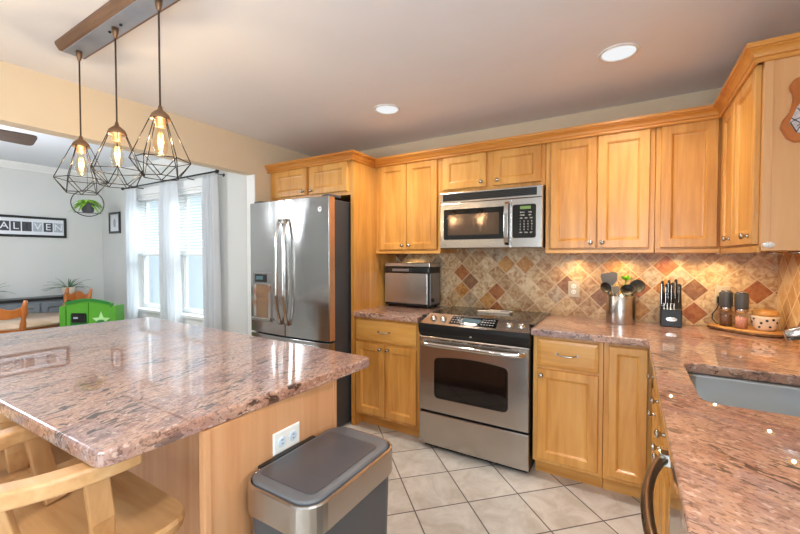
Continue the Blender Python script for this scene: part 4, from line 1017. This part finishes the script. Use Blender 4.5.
st = [(L*.73+(.085 if k % 2 == 0 else .036)*cos(pi/2+k*pi/5), .760+(.085 if k % 2 == 0 else .036)*sin(pi/2+k*pi/5)) for k in range(10)]
MB().prism([lp(a, .0005, z) for a, z in st], nv*.006).build('star', GRN3, t)
MB().lathe([(.05, 0), (.05, .006), (.04, .010), (0, .011)], lp(L*.73, .0066, .722), nv, 24).build('star_button', GRN2, t)
# hanging plant in a ring
t = thing('hanging_planter', 'trailing green plant in a dark pot inside a hanging black ring', 'plant', (-3.835, -1.18, ZC))
c = Vector((-3.835, -1.18, 1.925)); rad = .142; u = Vector((.30, .954, 0)); u = Vector((-.259*-1, .966, 0))
MB().tube([c+u*rad*cos(2*pi*k/48)+Z*rad*sin(2*pi*k/48) for k in range(48)], .0048, 8, closed=True).build('ring', BMATT, t)
MB().tube([c+Z*(rad+.004), c+Z*(ZC-c.z-.001)], .0018, 6).build('cord', BMATT, t)
MB().lathe([(.040, -.105), (.052, -.085), (.062, -.01), (.064, 0), (.056, 0), (.0, -.012)], c+Z*-.002, n=24).tube([c+u*.12-Z*.104, c-u*.12-Z*.104], .004, 6).build('pot', POTG, t)
m = MB()
for k in range(60):
    a = k*2.399; e = random.uniform(-.1, .9); L_ = random.uniform(.085, .15)
    d = u*cos(a)*cos(e)+Vector((u.y, -u.x, 0))*sin(a)*cos(e)*.6+Z*sin(e)
    leaf_strip(m, c+Z*-.006+d*.02, d, L_, .028, .75, 6)
m.build('leaves', LEAF, t)
# ceiling fan, one blade reaching into the picture
fc = Vector((-2.56, -2.66, 0))
t = thing('ceiling_fan', 'dark brown ceiling fan blade reaching in above the dining area', 'fan', (fc.x, fc.y, ZC))
MB().lathe([(.07, ZC-.0005), (.065, ZC-.03), (.018, ZC-.045), (.018, ZC-.07)], (fc.x, fc.y, 0)).build('mount', BMATT, t)
MB().lathe([(.03, ZC-.071), (.10, ZC-.085), (.115, ZC-.14), (.10, ZC-.19), (.05, ZC-.21), (0, ZC-.212)], (fc.x, fc.y, 0)).build('motor', BMATT, t)
MB().lathe([(.055, ZC-.2125), (.085, ZC-.235), (.09, ZC-.27), (.06, ZC-.31), (0, ZC-.322)], (fc.x, fc.y, 0)).build('added_light_globe', emis('added_globe_glow', (1, .96, .9, 1), 3), t)  # unseen globe, added to brighten the dining room
l = bpy.data.lights.new('dining_fill_light', 'POINT'); l.energy = 56; l.color = (.86, .93, 1); l.shadow_soft_size = .3  # added fill lamp for the dining area, set apart from the globe
o = bpy.data.objects.new('dining_fill_light', l); COL.objects.link(o); o.location = (fc.x-.2, fc.y+.1, ZC-.45)
for k in range(4):
    a = R(88+90*k); d = Vector((cos(a), sin(a), 0)); s = Vector((-sin(a), cos(a), 0)); q = s*.96-Z*.28
    P = rpoly([(.16, -.06), (.70, -.082), (.70, .082), (.16, .06)], .04)
    zb = ZC-.165
    MB().loft([[fc+d*p+q*w_+Z*(zb+o_) for p, w_ in P] for o_ in (-.004, .004)]).build('blade', W_DARK, t)
    MB().box(-.02, .02, -.02, .02, -.004, .004).build('blade_arm', BMATT, t, world=False).matrix_basis = Matrix.Translation(d*.135+Z*(zb-.0-ZC)) @ Matrix.Rotation(a, 4, 'Z') @ Matrix.Diagonal((2.2, 1, 1.6, 1))
